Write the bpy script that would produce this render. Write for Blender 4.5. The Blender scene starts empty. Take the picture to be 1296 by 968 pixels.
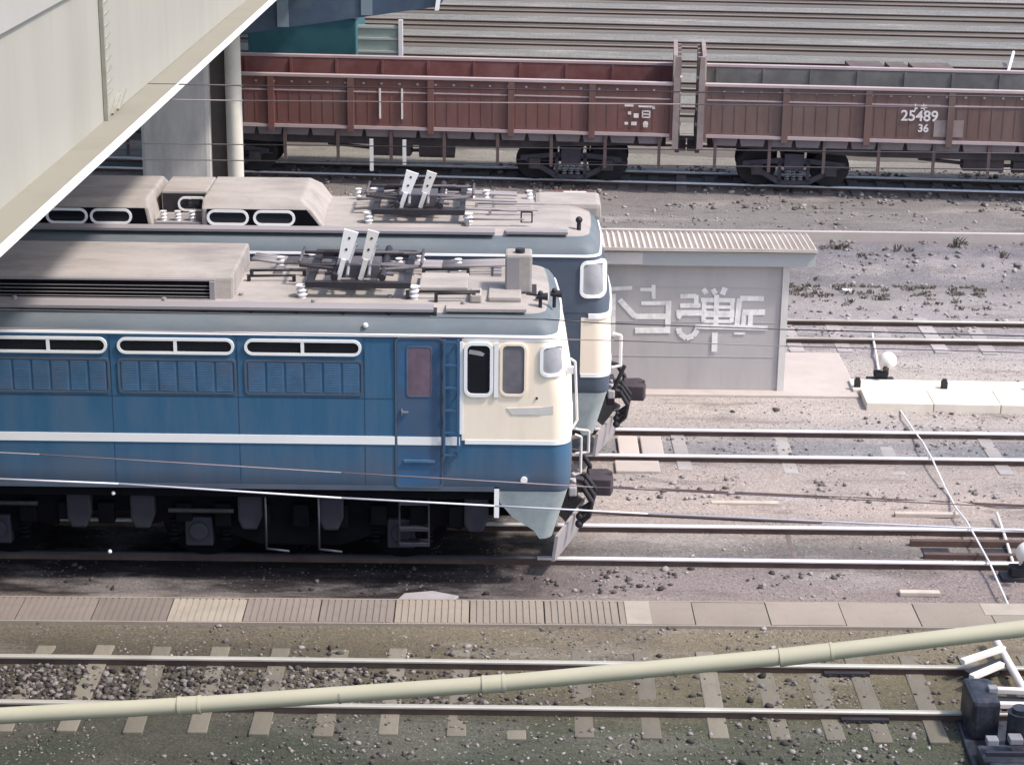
import bpy, bmesh, math, random
import numpy as np
from mathutils import Vector, Matrix

random.seed(7)
rng = np.random.default_rng(11)
SC = bpy.context.scene
COL = SC.collection

# ------------------------------------------------------------------ camera
cam_d = bpy.data.cameras.new("camera")
cam = bpy.data.objects.new("camera", cam_d)
COL.objects.link(cam)
cam_d.sensor_width = 36.0
cam_d.lens = 72.22
cam_d.clip_start = 0.1
cam_d.clip_end = 3000
CAM_H = 10.4
cam.matrix_world = (Matrix.Translation((0, 0, CAM_H)) @ Matrix.Rotation(math.radians(90 - 18.1), 4, 'X')
                    @ Matrix.Rotation(0.012, 4, 'Z'))
SC.camera = cam

# ------------------------------------------------------------------ light
SUN_AZ, SUN_EL = math.radians(108), math.radians(54)     # from the right, a little in front of the trains
world = bpy.data.worlds.new("World")
SC.world = world
world.use_nodes = True
wn = world.node_tree
sky = wn.nodes.new("ShaderNodeTexSky")
sky.sky_type = 'NISHITA'
sky.sun_disc = False
sky.sun_elevation = SUN_EL
sky.sun_rotation = SUN_AZ
sky.dust_density = 2.4
sky.air_density = 1.0
wn.links.new(sky.outputs[0], wn.nodes["Background"].inputs[0])
wn.nodes["Background"].inputs[1].default_value = 0.15
sun_d = bpy.data.lights.new("sun", 'SUN')
sun_d.energy = 2.25
sun_d.angle = math.radians(5.0)
sun_d.color = (1.0, 0.925, 0.85)
sun = bpy.data.objects.new("sun", sun_d)
COL.objects.link(sun)
sd = Vector((math.sin(SUN_AZ) * math.cos(SUN_EL), math.cos(SUN_AZ) * math.cos(SUN_EL), math.sin(SUN_EL)))
sun.rotation_euler = sd.to_track_quat('Z', 'Y').to_euler()
sun.location = (30, 10, 60)
SC.view_settings.view_transform = 'Standard'
SC.view_settings.look = 'None'
SC.view_settings.exposure = 0.98
SC.view_settings.gamma = 1.0


# ------------------------------------------------------------------ helpers: tagging
def L(o, label=None, cat=None, group=None, kind=None):
    if label: o["label"] = label
    if cat: o["category"] = cat
    if group: o["group"] = group
    if kind: o["kind"] = kind
    return o


def thing(name, label, cat, loc=(0, 0, 0), rotz=0.0, group=None):
    o = bpy.data.objects.new(name, None)
    COL.objects.link(o)
    o.location = loc
    o.rotation_euler = (0, 0, rotz)
    o.empty_display_size = 0.3
    return L(o, label, cat, group)


# ------------------------------------------------------------------ helpers: mesh builder
class MB:
    def __init__(s):
        s.v, s.f, s.sm = [], [], []

    def add(s, vs, fs, smooth=False):
        n = len(s.v)
        s.v += [tuple(p) for p in vs]
        for f in fs:
            s.f.append(tuple(i + n for i in f))
            s.sm.append(smooth)
        return s

    def box(s, x0, x1, y0, y1, z0, z1, M=None):
        vs = [Vector(p) for p in ((x0, y0, z0), (x1, y0, z0), (x1, y1, z0), (x0, y1, z0),
                                  (x0, y0, z1), (x1, y0, z1), (x1, y1, z1), (x0, y1, z1))]
        if M is not None: vs = [M @ p for p in vs]
        return s.add(vs, [(3, 2, 1, 0), (4, 5, 6, 7), (0, 1, 5, 4), (1, 2, 6, 5), (2, 3, 7, 6), (3, 0, 4, 7)])

    def bar(s, p0, p1, w, h, up=(0, 0, 1)):
        """rectangular bar from p0 to p1"""
        p0, p1 = Vector(p0), Vector(p1)
        d = (p1 - p0).normalized()
        u = Vector(up)
        if abs(d.dot(u)) > 0.98: u = Vector((0, 1, 0))
        a = d.cross(u).normalized() * (w / 2)
        b = a.cross(d).normalized() * (h / 2)
        vs = [p0 - a - b, p0 + a - b, p0 + a + b, p0 - a + b, p1 - a - b, p1 + a - b, p1 + a + b, p1 - a + b]
        return s.add(vs, [(0, 1, 2, 3)[::-1], (4, 5, 6, 7), (0, 1, 5, 4), (1, 2, 6, 5), (2, 3, 7, 6), (3, 0, 4, 7)])

    def cyl(s, p0, p1, r, n=12, r2=None, caps=True):
        p0, p1 = Vector(p0), Vector(p1)
        r2 = r if r2 is None else r2
        d = (p1 - p0).normalized()
        u = Vector((0, 0, 1)) if abs(d.z) < 0.9 else Vector((1, 0, 0))
        a = d.cross(u).normalized()
        b = d.cross(a).normalized()
        vs = []
        for p, rr in ((p0, r), (p1, r2)):
            for i in range(n):
                t = 2 * math.pi * i / n
                vs.append(p + a * (math.cos(t) * rr) + b * (math.sin(t) * rr))
        s.add(vs, [(i, i + n, (i + 1) % n + n, (i + 1) % n) for i in range(n)], True)
        if caps:
            m = len(s.v) - 2 * n
            s.f.append(tuple(m + i for i in range(n))); s.sm.append(False)
            s.f.append(tuple(m + n + i for i in range(n))[::-1]); s.sm.append(False)
        return s

    def tube(s, pts, r, n=8):
        for a, b in zip(pts[:-1], pts[1:]): s.cyl(a, b, r, n)
        return s

    def ball(s, c, r, nu=20, nv=12, sc=(1, 1, 1)):
        vs, fs = [], []
        for j in range(nv + 1):
            ph = math.pi * j / nv
            for i in range(nu):
                t = 2 * math.pi * i / nu
                vs.append((c[0] + r * sc[0] * math.sin(ph) * math.cos(t), c[1] + r * sc[1] * math.sin(ph) * math.sin(t),
                           c[2] + r * sc[2] * math.cos(ph)))
        for j in range(nv):
            for i in range(nu):
                fs.append((j * nu + i, (j + 1) * nu + i, (j + 1) * nu + (i + 1) % nu, j * nu + (i + 1) % nu))
        return s.add(vs, fs, True)

    def prism(s, poly, axis, d0, d1):
        """poly in the two other axes; axis 'x' -> (y,z), 'y' -> (x,z), 'z' -> (x,y)"""
        def P(a, b, d):
            return {'x': (d, a, b), 'y': (a, d, b), 'z': (a, b, d)}[axis]
        n = len(poly)
        vs = [P(a, b, d0) for a, b in poly] + [P(a, b, d1) for a, b in poly]
        fs = [tuple(range(n))[::-1], tuple(range(n, 2 * n))]
        fs += [(i, (i + 1) % n, (i + 1) % n + n, i + n) for i in range(n)]
        return s.add(vs, fs)

    def frame(s, outer, inner, y0, y1):
        """closed ring between two equal-length loops of (x,z), from y0 (front) to y1"""
        n = len(outer)
        vs = [(x, y0, z) for x, z in outer] + [(x, y0, z) for x, z in inner] + \
             [(x, y1, z) for x, z in outer] + [(x, y1, z) for x, z in inner]
        fs = []
        for i in range(n):
            j = (i + 1) % n
            fs += [(i, j, n + j, n + i), (2 * n + i, 3 * n + i, 3 * n + j, 2 * n + j), (i, 2 * n + i, 2 * n + j, j),
                   (n + i, n + j, 3 * n + j, 3 * n + i)]
        return s.add(vs, fs)

    def build(s, name, mat, parent=None, bevel=0.0, label=None):
        me = bpy.data.meshes.new(name)
        me.from_pydata(s.v, [], s.f)
        me.polygons.foreach_set("use_smooth", s.sm)
        bm = bmesh.new()
        bm.from_mesh(me)
        bmesh.ops.recalc_face_normals(bm, faces=bm.faces[:])
        if bevel > 0:
            es = [e for e in bm.edges if len(e.link_faces) == 2 and e.calc_face_angle(0) > 0.6
                  and not (e.link_faces[0].smooth and e.link_faces[1].smooth)]
            try:
                bmesh.ops.bevel(bm, geom=es, offset=bevel, segments=2, profile=0.6, affect='EDGES', clamp_overlap=True)
            except Exception:
                pass
        for e in bm.edges:
            if len(e.link_faces) == 2 and (not (e.link_faces[0].smooth and e.link_faces[1].smooth) or e.calc_face_angle(0) > 0.8): e.smooth = False
        bm.to_mesh(me)
        bm.free()
        me.materials.append(mat)
        o = bpy.data.objects.new(name, me)
        COL.objects.link(o)
        if parent: o.parent = parent
        if label: o["label"] = label
        return o


def rrect(x0, x1, z0, z1, r, n=5):
    pts = []
    for cx, cz, a0 in ((x1 - r, z1 - r, 0), (x0 + r, z1 - r, 90), (x0 + r, z0 + r, 180), (x1 - r, z0 + r, 270)):
        for i in range(n + 1):
            a = math.radians(a0 + 90 * i / n)
            pts.append((cx + r * math.cos(a), cz + r * math.sin(a)))
    return pts


# ------------------------------------------------------------------ helpers: materials
def mat(name, base, rough=0.7, var=0.25, scale=3.0, metal=0.0, bump=0.0, bscale=40.0, dirt=None, dirt_amt=0.4,
        dscale=1.5, stretch=(1, 1, 1), spec=0.4, rnd=0.0):
    m = bpy.data.materials.new(name)
    m.use_nodes = True
    nt = m.node_tree
    N, K = nt.nodes, nt.links
    b = N["Principled BSDF"]
    b.inputs["Roughness"].default_value = rough
    b.inputs["Metallic"].default_value = metal
    b.inputs["Specular IOR Level"].default_value = spec
    tc = N.new("ShaderNodeTexCoord")
    mp = N.new("ShaderNodeMapping")
    mp.inputs["Scale"].default_value = stretch
    K.new(tc.outputs["Object"], mp.inputs[0])
    nz = N.new("ShaderNodeTexNoise")
    nz.inputs["Scale"].default_value = scale
    nz.inputs["Detail"].default_value = 6
    nz.inputs["Roughness"].default_value = 0.65
    K.new(mp.outputs[0], nz.inputs["Vector"])
    cr = N.new("ShaderNodeValToRGB")
    cr.color_ramp.elements[0].position = 0.28
    cr.color_ramp.elements[1].position = 0.72
    lo = [max(0, c * (1 - var)) for c in base]
    hi = [min(1, c * (1 + var)) for c in base]
    cr.color_ramp.elements[0].color = (*lo, 1)
    cr.color_ramp.elements[1].color = (*hi, 1)
    K.new(nz.outputs["Fac"], cr.inputs[0])
    out = cr.outputs[0]
    if dirt:
        n2 = N.new("ShaderNodeTexNoise")
        n2.inputs["Scale"].default_value = dscale
        n2.inputs["Detail"].default_value = 9
        n2.inputs["Roughness"].default_value = 0.7
        K.new(mp.outputs[0], n2.inputs["Vector"])
        r2 = N.new("ShaderNodeMapRange")
        r2.inputs[1].default_value = 0.45
        r2.inputs[2].default_value = 0.7
        r2.inputs[3].default_value = 0
        r2.inputs[4].default_value = dirt_amt
        K.new(n2.outputs["Fac"], r2.inputs[0])
        mx = N.new("ShaderNodeMix")
        mx.data_type = 'RGBA'
        K.new(r2.outputs[0], mx.inputs[0])
        K.new(out, mx.inputs[6])
        mx.inputs[7].default_value = (*dirt, 1)
        out = mx.outputs[2]
    if rnd > 0:
        oi = N.new("ShaderNodeObjectInfo")
        hs = N.new("ShaderNodeHueSaturation")
        mr = N.new("ShaderNodeMapRange")
        mr.inputs[3].default_value = 1 - rnd
        mr.inputs[4].default_value = 1 + rnd
        K.new(oi.outputs["Random"], mr.inputs[0])
        K.new(mr.outputs[0], hs.inputs["Value"])
        K.new(out, hs.inputs["Color"])
        out = hs.outputs[0]
    K.new(out, b.inputs["Base Color"])
    if bump > 0:
        n3 = N.new("ShaderNodeTexNoise")
        n3.inputs["Scale"].default_value = bscale
        n3.inputs["Detail"].default_value = 5
        K.new(tc.outputs["Object"], n3.inputs["Vector"])
        bp = N.new("ShaderNodeBump")
        bp.inputs["Strength"].default_value = bump
        bp.inputs["Distance"].default_value = 0.02
        K.new(n3.outputs["Fac"], bp.inputs["Height"])
        K.new(bp.outputs[0], b.inputs["Normal"])
    return m


def glass(name, base, rough=0.08):
    m = mat(name, base, rough, 0.3, 2.0, spec=0.6)
    return m


M = {}
M['blue'] = mat('blue_paint', (0.040, 0.119, 0.218), 0.55, 0.20, 1.6, bump=0.12, bscale=6, dirt=(0.10, 0.115, 0.145), dirt_amt=0.55, dscale=1.6, stretch=(1.6, 1, 0.22), spec=0.25)
def brake_dust(m, z0, z1, c, amt):
    nt = m.node_tree
    b = nt.nodes['Principled BSDF']
    src = b.inputs['Base Color'].links[0].from_socket
    tc = nt.nodes.new('ShaderNodeTexCoord')
    sp = nt.nodes.new('ShaderNodeSeparateXYZ')
    nt.links.new(tc.outputs['Object'], sp.inputs[0])
    nz = nt.nodes.new('ShaderNodeTexNoise')
    nz.inputs['Scale'].default_value = 2.2
    nz.inputs['Detail'].default_value = 7
    nt.links.new(tc.outputs['Object'], nz.inputs['Vector'])
    ad = nt.nodes.new('ShaderNodeMath')
    ad.operation = 'MULTIPLY_ADD'
    nt.links.new(nz.outputs['Fac'], ad.inputs[0])
    ad.inputs[1].default_value = -.7
    nt.links.new(sp.outputs['Z'], ad.inputs[2])
    mr = nt.nodes.new('ShaderNodeMapRange')
    mr.inputs[1].default_value = z0 - .35
    mr.inputs[2].default_value = z1 - .35
    mr.inputs[3].default_value = amt
    mr.inputs[4].default_value = 0
    nt.links.new(ad.outputs[0], mr.inputs[0])
    mx = nt.nodes.new('ShaderNodeMix')
    mx.data_type = 'RGBA'
    nt.links.new(mr.outputs[0], mx.inputs[0])
    nt.links.new(src, mx.inputs[6])
    mx.inputs[7].default_value = (*c, 1)
    nt.links.new(mx.outputs[2], b.inputs['Base Color'])


brake_dust(M['blue'], 1.38, 1.95, (.105, .10, .115), .6)
M['seam'] = mat('panel_seam', (0.022, 0.06, 0.115), 0.7, 0.2, 3)
M['blue_dark'] = mat('blue_grey_paint', (0.075, 0.098, 0.135), 0.5, 0.2, 1.5, dirt=(0.10, 0.10, 0.11), dirt_amt=0.4)
M['door_blue'] = mat('door_blue_paint', (0.036, 0.10, 0.20), 0.5, 0.2, 2.0, dirt=(0.10, 0.09, 0.11), dirt_amt=0.5)
M['louver'] = mat('louver_blue_grey', (0.060, 0.135, 0.235), 0.6, 0.2, 4.0, dirt=(0.13, 0.12, 0.14), dirt_amt=0.5)
M['cream'] = mat('cream_paint', (0.87, 0.75, 0.61), 0.65, 0.04, 1.5, dirt=(0.62, 0.51, 0.42), dirt_amt=0.35, dscale=2.2, stretch=(1.5, 1, 0.3), spec=0.2)
M['white'] = mat('white_paint', (0.82, 0.82, 0.82), 0.4, 0.05, 3.0, dirt=(0.5, 0.48, 0.47), dirt_amt=0.2)
M['skirt'] = mat('grey_green_skirt_paint', (0.36, 0.41, 0.42), 0.55, 0.15, 2.5, dirt=(0.16, 0.17, 0.17), dirt_amt=0.5)
M['roof'] = mat('roof_beige_dust', (0.345, 0.312, 0.29), 0.9, 0.12, 2.0, bump=0.15, bscale=25, dirt=(0.20, 0.18, 0.165), dirt_amt=0.65, dscale=2.2, stretch=(.5, 1, 1), spec=0.2)
M['roof_edge'] = mat('roof_edge_grey', (0.105, 0.13, 0.15), 0.6, 0.2, 2.0, dirt=(0.20, 0.19, 0.18), dirt_amt=0.5, stretch=(0.3, 1, 1))
M['plank'] = mat('roof_walk_plank', (0.27, 0.25, 0.26), 0.8, 0.2, 3, dirt=(0.12, 0.1, 0.1), dirt_amt=0.4, stretch=(0.3, 1, 1))
M['black'] = mat('underframe_black', (0.003, 0.003, 0.005), 0.85, 0.4, 4, dirt=(0.010, 0.009, 0.011), dirt_amt=0.35, spec=0.1)
M['dark_metal'] = mat('dark_metal', (0.020, 0.018, 0.023), 0.6, 0.3, 5, dirt=(0.05, 0.04, 0.04), dirt_amt=0.4)
M['grab'] = mat('grab_rail_grey', (0.04, 0.04, 0.055), 0.6, 0.3, 5)
M['grey_metal'] = mat('grey_metal', (0.20, 0.20, 0.22), 0.55, 0.25, 5, dirt=(0.10, 0.08, 0.07), dirt_amt=0.5)
M['box_grey'] = mat('sandbox_grey', (0.016, 0.016, 0.028), 0.7, 0.25, 5, dirt=(0.02, 0.018, 0.02), dirt_amt=0.6)
M['glass_dark'] = glass('dark_glass', (0.010, 0.011, 0.016))
M['glass_grey'] = glass('grey_glass', (0.17, 0.16, 0.18), 0.25)
M['glass_mid'] = glass('hazy_glass', (0.28, 0.28, 0.30), 0.15)
M['curtain'] = mat('red_curtain_glass', (0.15, 0.105, 0.14), 0.35, 0.35, 2.5)
M['panto_grey'] = mat('pantograph_grey', (0.085, 0.075, 0.085), 0.6, 0.3, 5)
M['insul'] = mat('white_porcelain', (0.72, 0.70, 0.70), 0.25, 0.05, 5)
M['plough'] = mat('plough_grey', (0.34, 0.32, 0.33), 0.6, 0.2, 6, dirt=(0.15, 0.12, 0.11), dirt_amt=0.5)
M['wagon'] = mat('wagon_brown', (0.150, 0.088, 0.076), 0.75, 0.28, 1.6, bump=0.1, bscale=20, dirt=(0.16, 0.12, 0.105), dirt_amt=0.75, dscale=1.1, stretch=(1, 1, 0.3))
M['wagon_in'] = mat('wagon_inside_red', (0.175, 0.068, 0.064), 0.8, 0.3, 1.5, dirt=(0.17, 0.12, 0.11), dirt_amt=0.5)
M['wagon_in_grey'] = mat('wagon_inside_grey', (0.15, 0.145, 0.135), 0.85, 0.25, 2.0, dirt=(0.09, 0.07, 0.07), dirt_amt=0.5)
M['wagon_red'] = mat('wagon_red_brown', (0.165, 0.070, 0.060), 0.75, 0.28, 1.6, bump=0.1, bscale=20, dirt=(0.15, 0.10, 0.09), dirt_amt=0.75, dscale=1.1, stretch=(1, 1, 0.3))
M['rim'] = mat('wagon_rim_worn', (0.44, 0.35, 0.35), 0.55, 0.2, 3, dirt=(0.3, 0.2, 0.19), dirt_amt=0.5, stretch=(0.5, 1, 1))
M['wagon_frame'] = mat('wagon_frame_dark', (0.055, 0.045, 0.05), 0.75, 0.3, 4, dirt=(0.12, 0.09, 0.085), dirt_amt=0.5)
M['letter'] = mat('letter_white', (0.72, 0.66, 0.64), 0.7, 0.15, 8, dirt=(0.35, 0.25, 0.23), dirt_amt=0.5, dscale=12)
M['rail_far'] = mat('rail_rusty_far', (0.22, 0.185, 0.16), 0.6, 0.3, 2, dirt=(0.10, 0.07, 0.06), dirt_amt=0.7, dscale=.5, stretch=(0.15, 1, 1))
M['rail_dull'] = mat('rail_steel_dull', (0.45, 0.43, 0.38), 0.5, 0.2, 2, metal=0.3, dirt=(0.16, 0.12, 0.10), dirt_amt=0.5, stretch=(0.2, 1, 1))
M['rail_bright'] = mat('rail_sheen_pale', (0.88, 0.84, 0.86), 0.35, 0.05, 2, metal=0.0, stretch=(0.2, 1, 1))  # sky sheen on the wagon track's rails painted as pale colour
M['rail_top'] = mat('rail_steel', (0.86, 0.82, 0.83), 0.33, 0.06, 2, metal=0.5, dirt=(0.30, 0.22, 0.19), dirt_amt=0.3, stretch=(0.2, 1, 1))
M['rail_side'] = mat('rail_rust', (0.085, 0.050, 0.042), 0.85, 0.3, 4, dirt=(0.15, 0.11, 0.09), dirt_amt=0.4)
M['sleeper'] = mat('old_sleeper_wood', (0.155, 0.14, 0.11), 0.9, 0.25, 4, bump=0.3, bscale=30, dirt=(0.13, 0.115, 0.09), dirt_amt=0.6, stretch=(1, 0.25, 1), rnd=0.18)
M['sleeper_conc'] = mat('pale_sleeper', (0.33, 0.30, 0.295), 0.9, 0.2, 4, bump=0.2, bscale=30, dirt=(0.26, 0.23, 0.22), dirt_amt=0.7, rnd=0.2)
M['sleeper_dusty'] = mat('dusty_sleeper', (0.27, 0.25, 0.24), 0.9, 0.2, 4, dirt=(0.19, 0.18, 0.18), dirt_amt=0.7, rnd=0.15)
M['sleeper_dark'] = mat('dark_sleeper_wood', (0.12, 0.09, 0.085), 0.9, 0.25, 4, dirt=(0.2, 0.17, 0.16), dirt_amt=0.5, rnd=0.2)
M['bed'] = mat('dark_track_ballast', (0.085, 0.072, 0.062), 0.95, 0.45, 0.8, bump=0.6, bscale=18, dirt=(0.17, 0.155, 0.14), dirt_amt=0.8, dscale=0.4, stretch=(.12, 1, 1))
M['girder'] = mat('girder_cream', (0.345, 0.335, 0.30), 0.5, 0.05, 0.8, dirt=(0.29, 0.28, 0.24), dirt_amt=0.75, dscale=1.1, stretch=(1, 1, 0.12))
M['flange'] = mat('girder_flange_dark', (0.235, 0.22, 0.175), 0.7, 0.12, 1.5, dirt=(0.19, 0.175, 0.14), dirt_amt=0.5)  # darker, greener tone than the girder web
M['fascia'] = mat('fascia_pale', (0.35, 0.335, 0.32), 0.7, 0.06, 1.0, dirt=(0.33, 0.32, 0.29), dirt_amt=0.4)
M['weld'] = mat('girder_weld_dull', (0.27, 0.265, 0.22), 0.6, 0.15, 4)  # duller cream-green for the stiffener, rungs and gussets
M['pier'] = mat('pier_concrete', (0.52, 0.505, 0.48), 0.85, 0.12, 1.2, bump=0.1, bscale=25, dirt=(0.20, 0.19, 0.19), dirt_amt=0.6, stretch=(1, 1, 0.25))
M['recess'] = mat('pier_recess_shade', (0.10, 0.085, 0.08), 0.85, 0.2, 2)  # dark brown tone paints the shaded gap beside the pier wall
M['pier_pipe'] = mat('pier_pipe_cream', (0.60, 0.57, 0.50), 0.6, 0.1, 2)
M['cap'] = mat('pier_cap_slate_blue', (0.045, 0.07, 0.11), 0.6, 0.25, 1.2, dirt=(0.10, 0.14, 0.17), dirt_amt=0.5)
M['cap_light'] = mat('pier_cap_rib', (0.16, 0.21, 0.25), 0.6, 0.2, 2)
M['teal'] = mat('teal_container', (0.03, 0.105, 0.13), 0.6, 0.2, 2)
M['pale_green'] = mat('pale_green_board', (0.30, 0.36, 0.31), 0.7, 0.12, 2)
M['shed_wall'] = mat('shed_wall_grey', (0.425, 0.395, 0.385), 0.85, 0.07, 0.9, bump=0.08, bscale=20, dirt=(0.33, 0.31, 0.315), dirt_amt=0.7, dscale=2.0, stretch=(1.0, 1, 0.2))
M['shed_trim'] = mat('shed_trim_pale', (0.58, 0.55, 0.52), 0.8, 0.1, 2)
M['shed_board'] = mat('shed_eave_board', (0.40, 0.405, 0.405), 0.75, 0.12, 1.5, dirt=(0.25, 0.27, 0.27), dirt_amt=0.4)
M['shed_roof'] = mat('shed_roof_corrugated', (0.52, 0.46, 0.41), 0.8, 0.12, 2.0, dirt=(0.38, 0.32, 0.27), dirt_amt=0.5)
M['shed_paint'] = mat('faded_white_lettering', (0.80, 0.78, 0.74), 0.85, 0.12, 5, dirt=(0.50, 0.475, 0.475), dirt_amt=0.8, dscale=6)
M['pipe'] = mat('cream_pipe', (0.385, 0.36, 0.26), 0.6, 0.08, 1.0, dirt=(0.29, 0.265, 0.19), dirt_amt=0.5, dscale=1.5, stretch=(0.4, 1, 1))
M['lid'] = mat('trough_lid_concrete', (0.26, 0.222, 0.185), 0.9, 0.15, 3, bump=0.25, bscale=30, dirt=(0.17, 0.145, 0.12), dirt_amt=0.7, rnd=0.10)
M['lid_dim'] = mat('trough_lid_dim', (0.215, 0.185, 0.165), 0.9, 0.18, 3, bump=0.25, bscale=30, dirt=(0.13, 0.11, 0.10), dirt_amt=0.6, rnd=0.16)  # left lids: falloff of light put into a darker colour
M['lid_pale'] = mat('trough_lid_new', (0.31, 0.275, 0.23), 0.9, 0.12, 3, bump=0.2, bscale=30, dirt=(0.33, 0.29, 0.24), dirt_amt=0.5)
M['conc_cream'] = mat('cream_concrete', (0.70, 0.63, 0.53), 0.85, 0.08, 2, bump=0.1, bscale=30, dirt=(0.52, 0.46, 0.40), dirt_amt=0.4)
M['slab'] = mat('crossing_slab', (0.43, 0.375, 0.345), 0.9, 0.12, 3, bump=0.15, bscale=30, dirt=(0.34, 0.29, 0.26), dirt_amt=0.5, rnd=0.1)
M['wire_dark'] = mat('wire_dark', (0.07, 0.055, 0.06), 0.6, 0.2, 2)
M['wire_pale'] = mat('wire_bright', (0.60, 0.58, 0.62), 0.4, 0.1, 2)
M['wire_mauve'] = mat('wire_mauve', (0.22, 0.17, 0.18), 0.5, 0.1, 2)
M['weight_white'] = mat('weight_white', (0.74, 0.70, 0.64), 0.6, 0.08, 3, dirt=(0.5, 0.45, 0.4), dirt_amt=0.3)
M['machine'] = mat('machine_blue_black', (0.016, 0.018, 0.027), 0.5, 0.35, 6, dirt=(0.12, 0.12, 0.14), dirt_amt=0.35, dscale=6)
M['rod_white'] = mat('rod_white_worn', (0.68, 0.62, 0.58), 0.6, 0.12, 6, dirt=(0.35, 0.28, 0.26), dirt_amt=0.4)
M['board'] = mat('loose_board', (0.44, 0.375, 0.32), 0.85, 0.15, 4)
M['debris_white'] = mat('debris_white', (0.72, 0.68, 0.66), 0.8, 0.1, 5)
M['rust_red'] = mat('rust_red', (0.18, 0.06, 0.05), 0.8, 0.3, 5)
M['weed'] = mat('scrub_weed', (0.13, 0.115, 0.10), 0.9, 0.4, 3)


# ground material: soil colour by place (sand, painted shade, moss), then clods and grit
def ground_mat():
    m = bpy.data.materials.new('yard_soil')
    m.use_nodes = True
    nt = m.node_tree
    N, K = nt.nodes, nt.links
    b = N["Principled BSDF"]
    b.inputs["Roughness"].default_value = 0.95
    b.inputs["Specular IOR Level"].default_value = 0.15
    tc = N.new("ShaderNodeTexCoord")
    sep = N.new("ShaderNodeSeparateXYZ")
    K.new(tc.outputs["Object"], sep.inputs[0])

    def noise(scale, detail=6, stretch=(1, 1, 1), rough=0.65):
        mp = N.new("ShaderNodeMapping")
        mp.inputs["Scale"].default_value = stretch
        K.new(tc.outputs["Object"], mp.inputs[0])
        n = N.new("ShaderNodeTexNoise")
        n.inputs["Scale"].default_value = scale
        n.inputs["Detail"].default_value = detail
        n.inputs["Roughness"].default_value = rough
        K.new(mp.outputs[0], n.inputs["Vector"])
        return n.outputs["Fac"]

    def math_(op, a, bb):
        n = N.new("ShaderNodeMath")
        n.operation = op
        for i, q in enumerate((a, bb)):
            if isinstance(q, (int, float)): n.inputs[i].default_value = q
            else: K.new(q, n.inputs[i])
        return n.outputs[0]

    # wobble the band edges
    w = math_('MULTIPLY', math_('SUBTRACT', noise(0.9, 5, (0.35, 1, 1)), 0.5), 1.6)
    yy = math_('ADD', sep.outputs["Y"], w)
    Y0, Y1 = 15.0, 95.0
    t = N.new("ShaderNodeMapRange")
    t.inputs[1].default_value = Y0
    t.inputs[2].default_value = Y1
    K.new(yy, t.inputs[0])
    ramp = N.new("ShaderNodeValToRGB")
    stops = [(15.0, (0.046, 0.061, 0.043)), (18.6, (0.063, 0.077, 0.053)), (19.9, (0.092, 0.092, 0.063)), (20.4, (0.13, 0.115, 0.074)), (21.4, (0.18, 0.154, 0.102)), (22.4, (0.224, 0.188, 0.14)), (23.3, (0.27, 0.225, 0.211)), (24.0, (0.252, 0.211, 0.203)), (24.7, (0.167, 0.153, 0.144)), (25.4, (0.333, 0.283, 0.252)), (26.2, (0.45, 0.375, 0.333)), (27.0, (0.378, 0.324, 0.297)), (27.8, (0.378, 0.324, 0.293)), (28.5, (0.203, 0.204, 0.221)), (29.3, (0.378, 0.338, 0.32)), (30.5, (0.45, 0.394, 0.36)), (32.8, (0.45, 0.399, 0.365)), (34.0, (0.333, 0.301, 0.306)), (35.2, (0.324, 0.297, 0.302)), (36.6, (0.333, 0.301, 0.293)), (38.4, (0.216, 0.199, 0.198)), (40.0, (0.2, 0.185, 0.2)), (41.8, (0.21, 0.195, 0.195)), (44.0, (0.215, 0.2, 0.195)), (46.8, (0.19, 0.165, 0.155)), (49.5, (0.25, 0.235, 0.205)), (56, (0.22, 0.21, 0.19)), (66, (0.205, 0.205, 0.195)), (94, (0.21, 0.205, 0.2))]
    el = ramp.color_ramp.elements
    el[0].position = 0
    el[0].color = (*stops[0][1], 1)
    el[1].position = (stops[1][0] - Y0) / (Y1 - Y0)
    el[1].color = (*stops[1][1], 1)
    for y, c in stops[2:]:
        e = el.new((y - Y0) / (Y1 - Y0))
        e.color = (*c, 1)
    K.new(t.outputs[0], ramp.inputs[0])
    col = ramp.outputs[0]

    def mix(fac, a, c2, mode='MIX'):
        n = N.new("ShaderNodeMix")
        n.data_type = 'RGBA'
        n.blend_type = mode
        if isinstance(fac, (int, float)): n.inputs[0].default_value = fac
        else: K.new(fac, n.inputs[0])
        K.new(a, n.inputs[6])
        if isinstance(c2, tuple): n.inputs[7].default_value = (*c2, 1)
        else: K.new(c2, n.inputs[7])
        return n.outputs[2]

    def rng_(v, a, b2, c=0.0, d=1.0):
        n = N.new("ShaderNodeMapRange")
        n.interpolation_type = 'SMOOTHSTEP'
        n.inputs[1].default_value = a
        n.inputs[2].default_value = b2
        n.inputs[3].default_value = c
        n.inputs[4].default_value = d
        K.new(v, n.inputs[0])
        return n.outputs[0]

    # front engine's shade painted into the soil (left part of the second track)
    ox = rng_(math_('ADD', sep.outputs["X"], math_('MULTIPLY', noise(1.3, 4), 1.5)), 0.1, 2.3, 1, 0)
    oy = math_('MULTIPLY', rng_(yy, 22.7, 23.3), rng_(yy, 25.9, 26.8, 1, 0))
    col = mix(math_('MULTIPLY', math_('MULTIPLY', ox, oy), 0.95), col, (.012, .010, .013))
    # left-front falloff of light painted as darker, browner soil
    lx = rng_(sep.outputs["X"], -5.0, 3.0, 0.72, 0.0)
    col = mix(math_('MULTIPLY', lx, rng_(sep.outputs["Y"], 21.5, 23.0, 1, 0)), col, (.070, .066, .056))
    # moss in front, also painting its dimmer light; dust patches further out
    moss = math_('MULTIPLY', rng_(noise(0.55, 5), 0.45, 0.62), rng_(sep.outputs["Y"], 20.2, 18.6, 0, 0.75))
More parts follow.
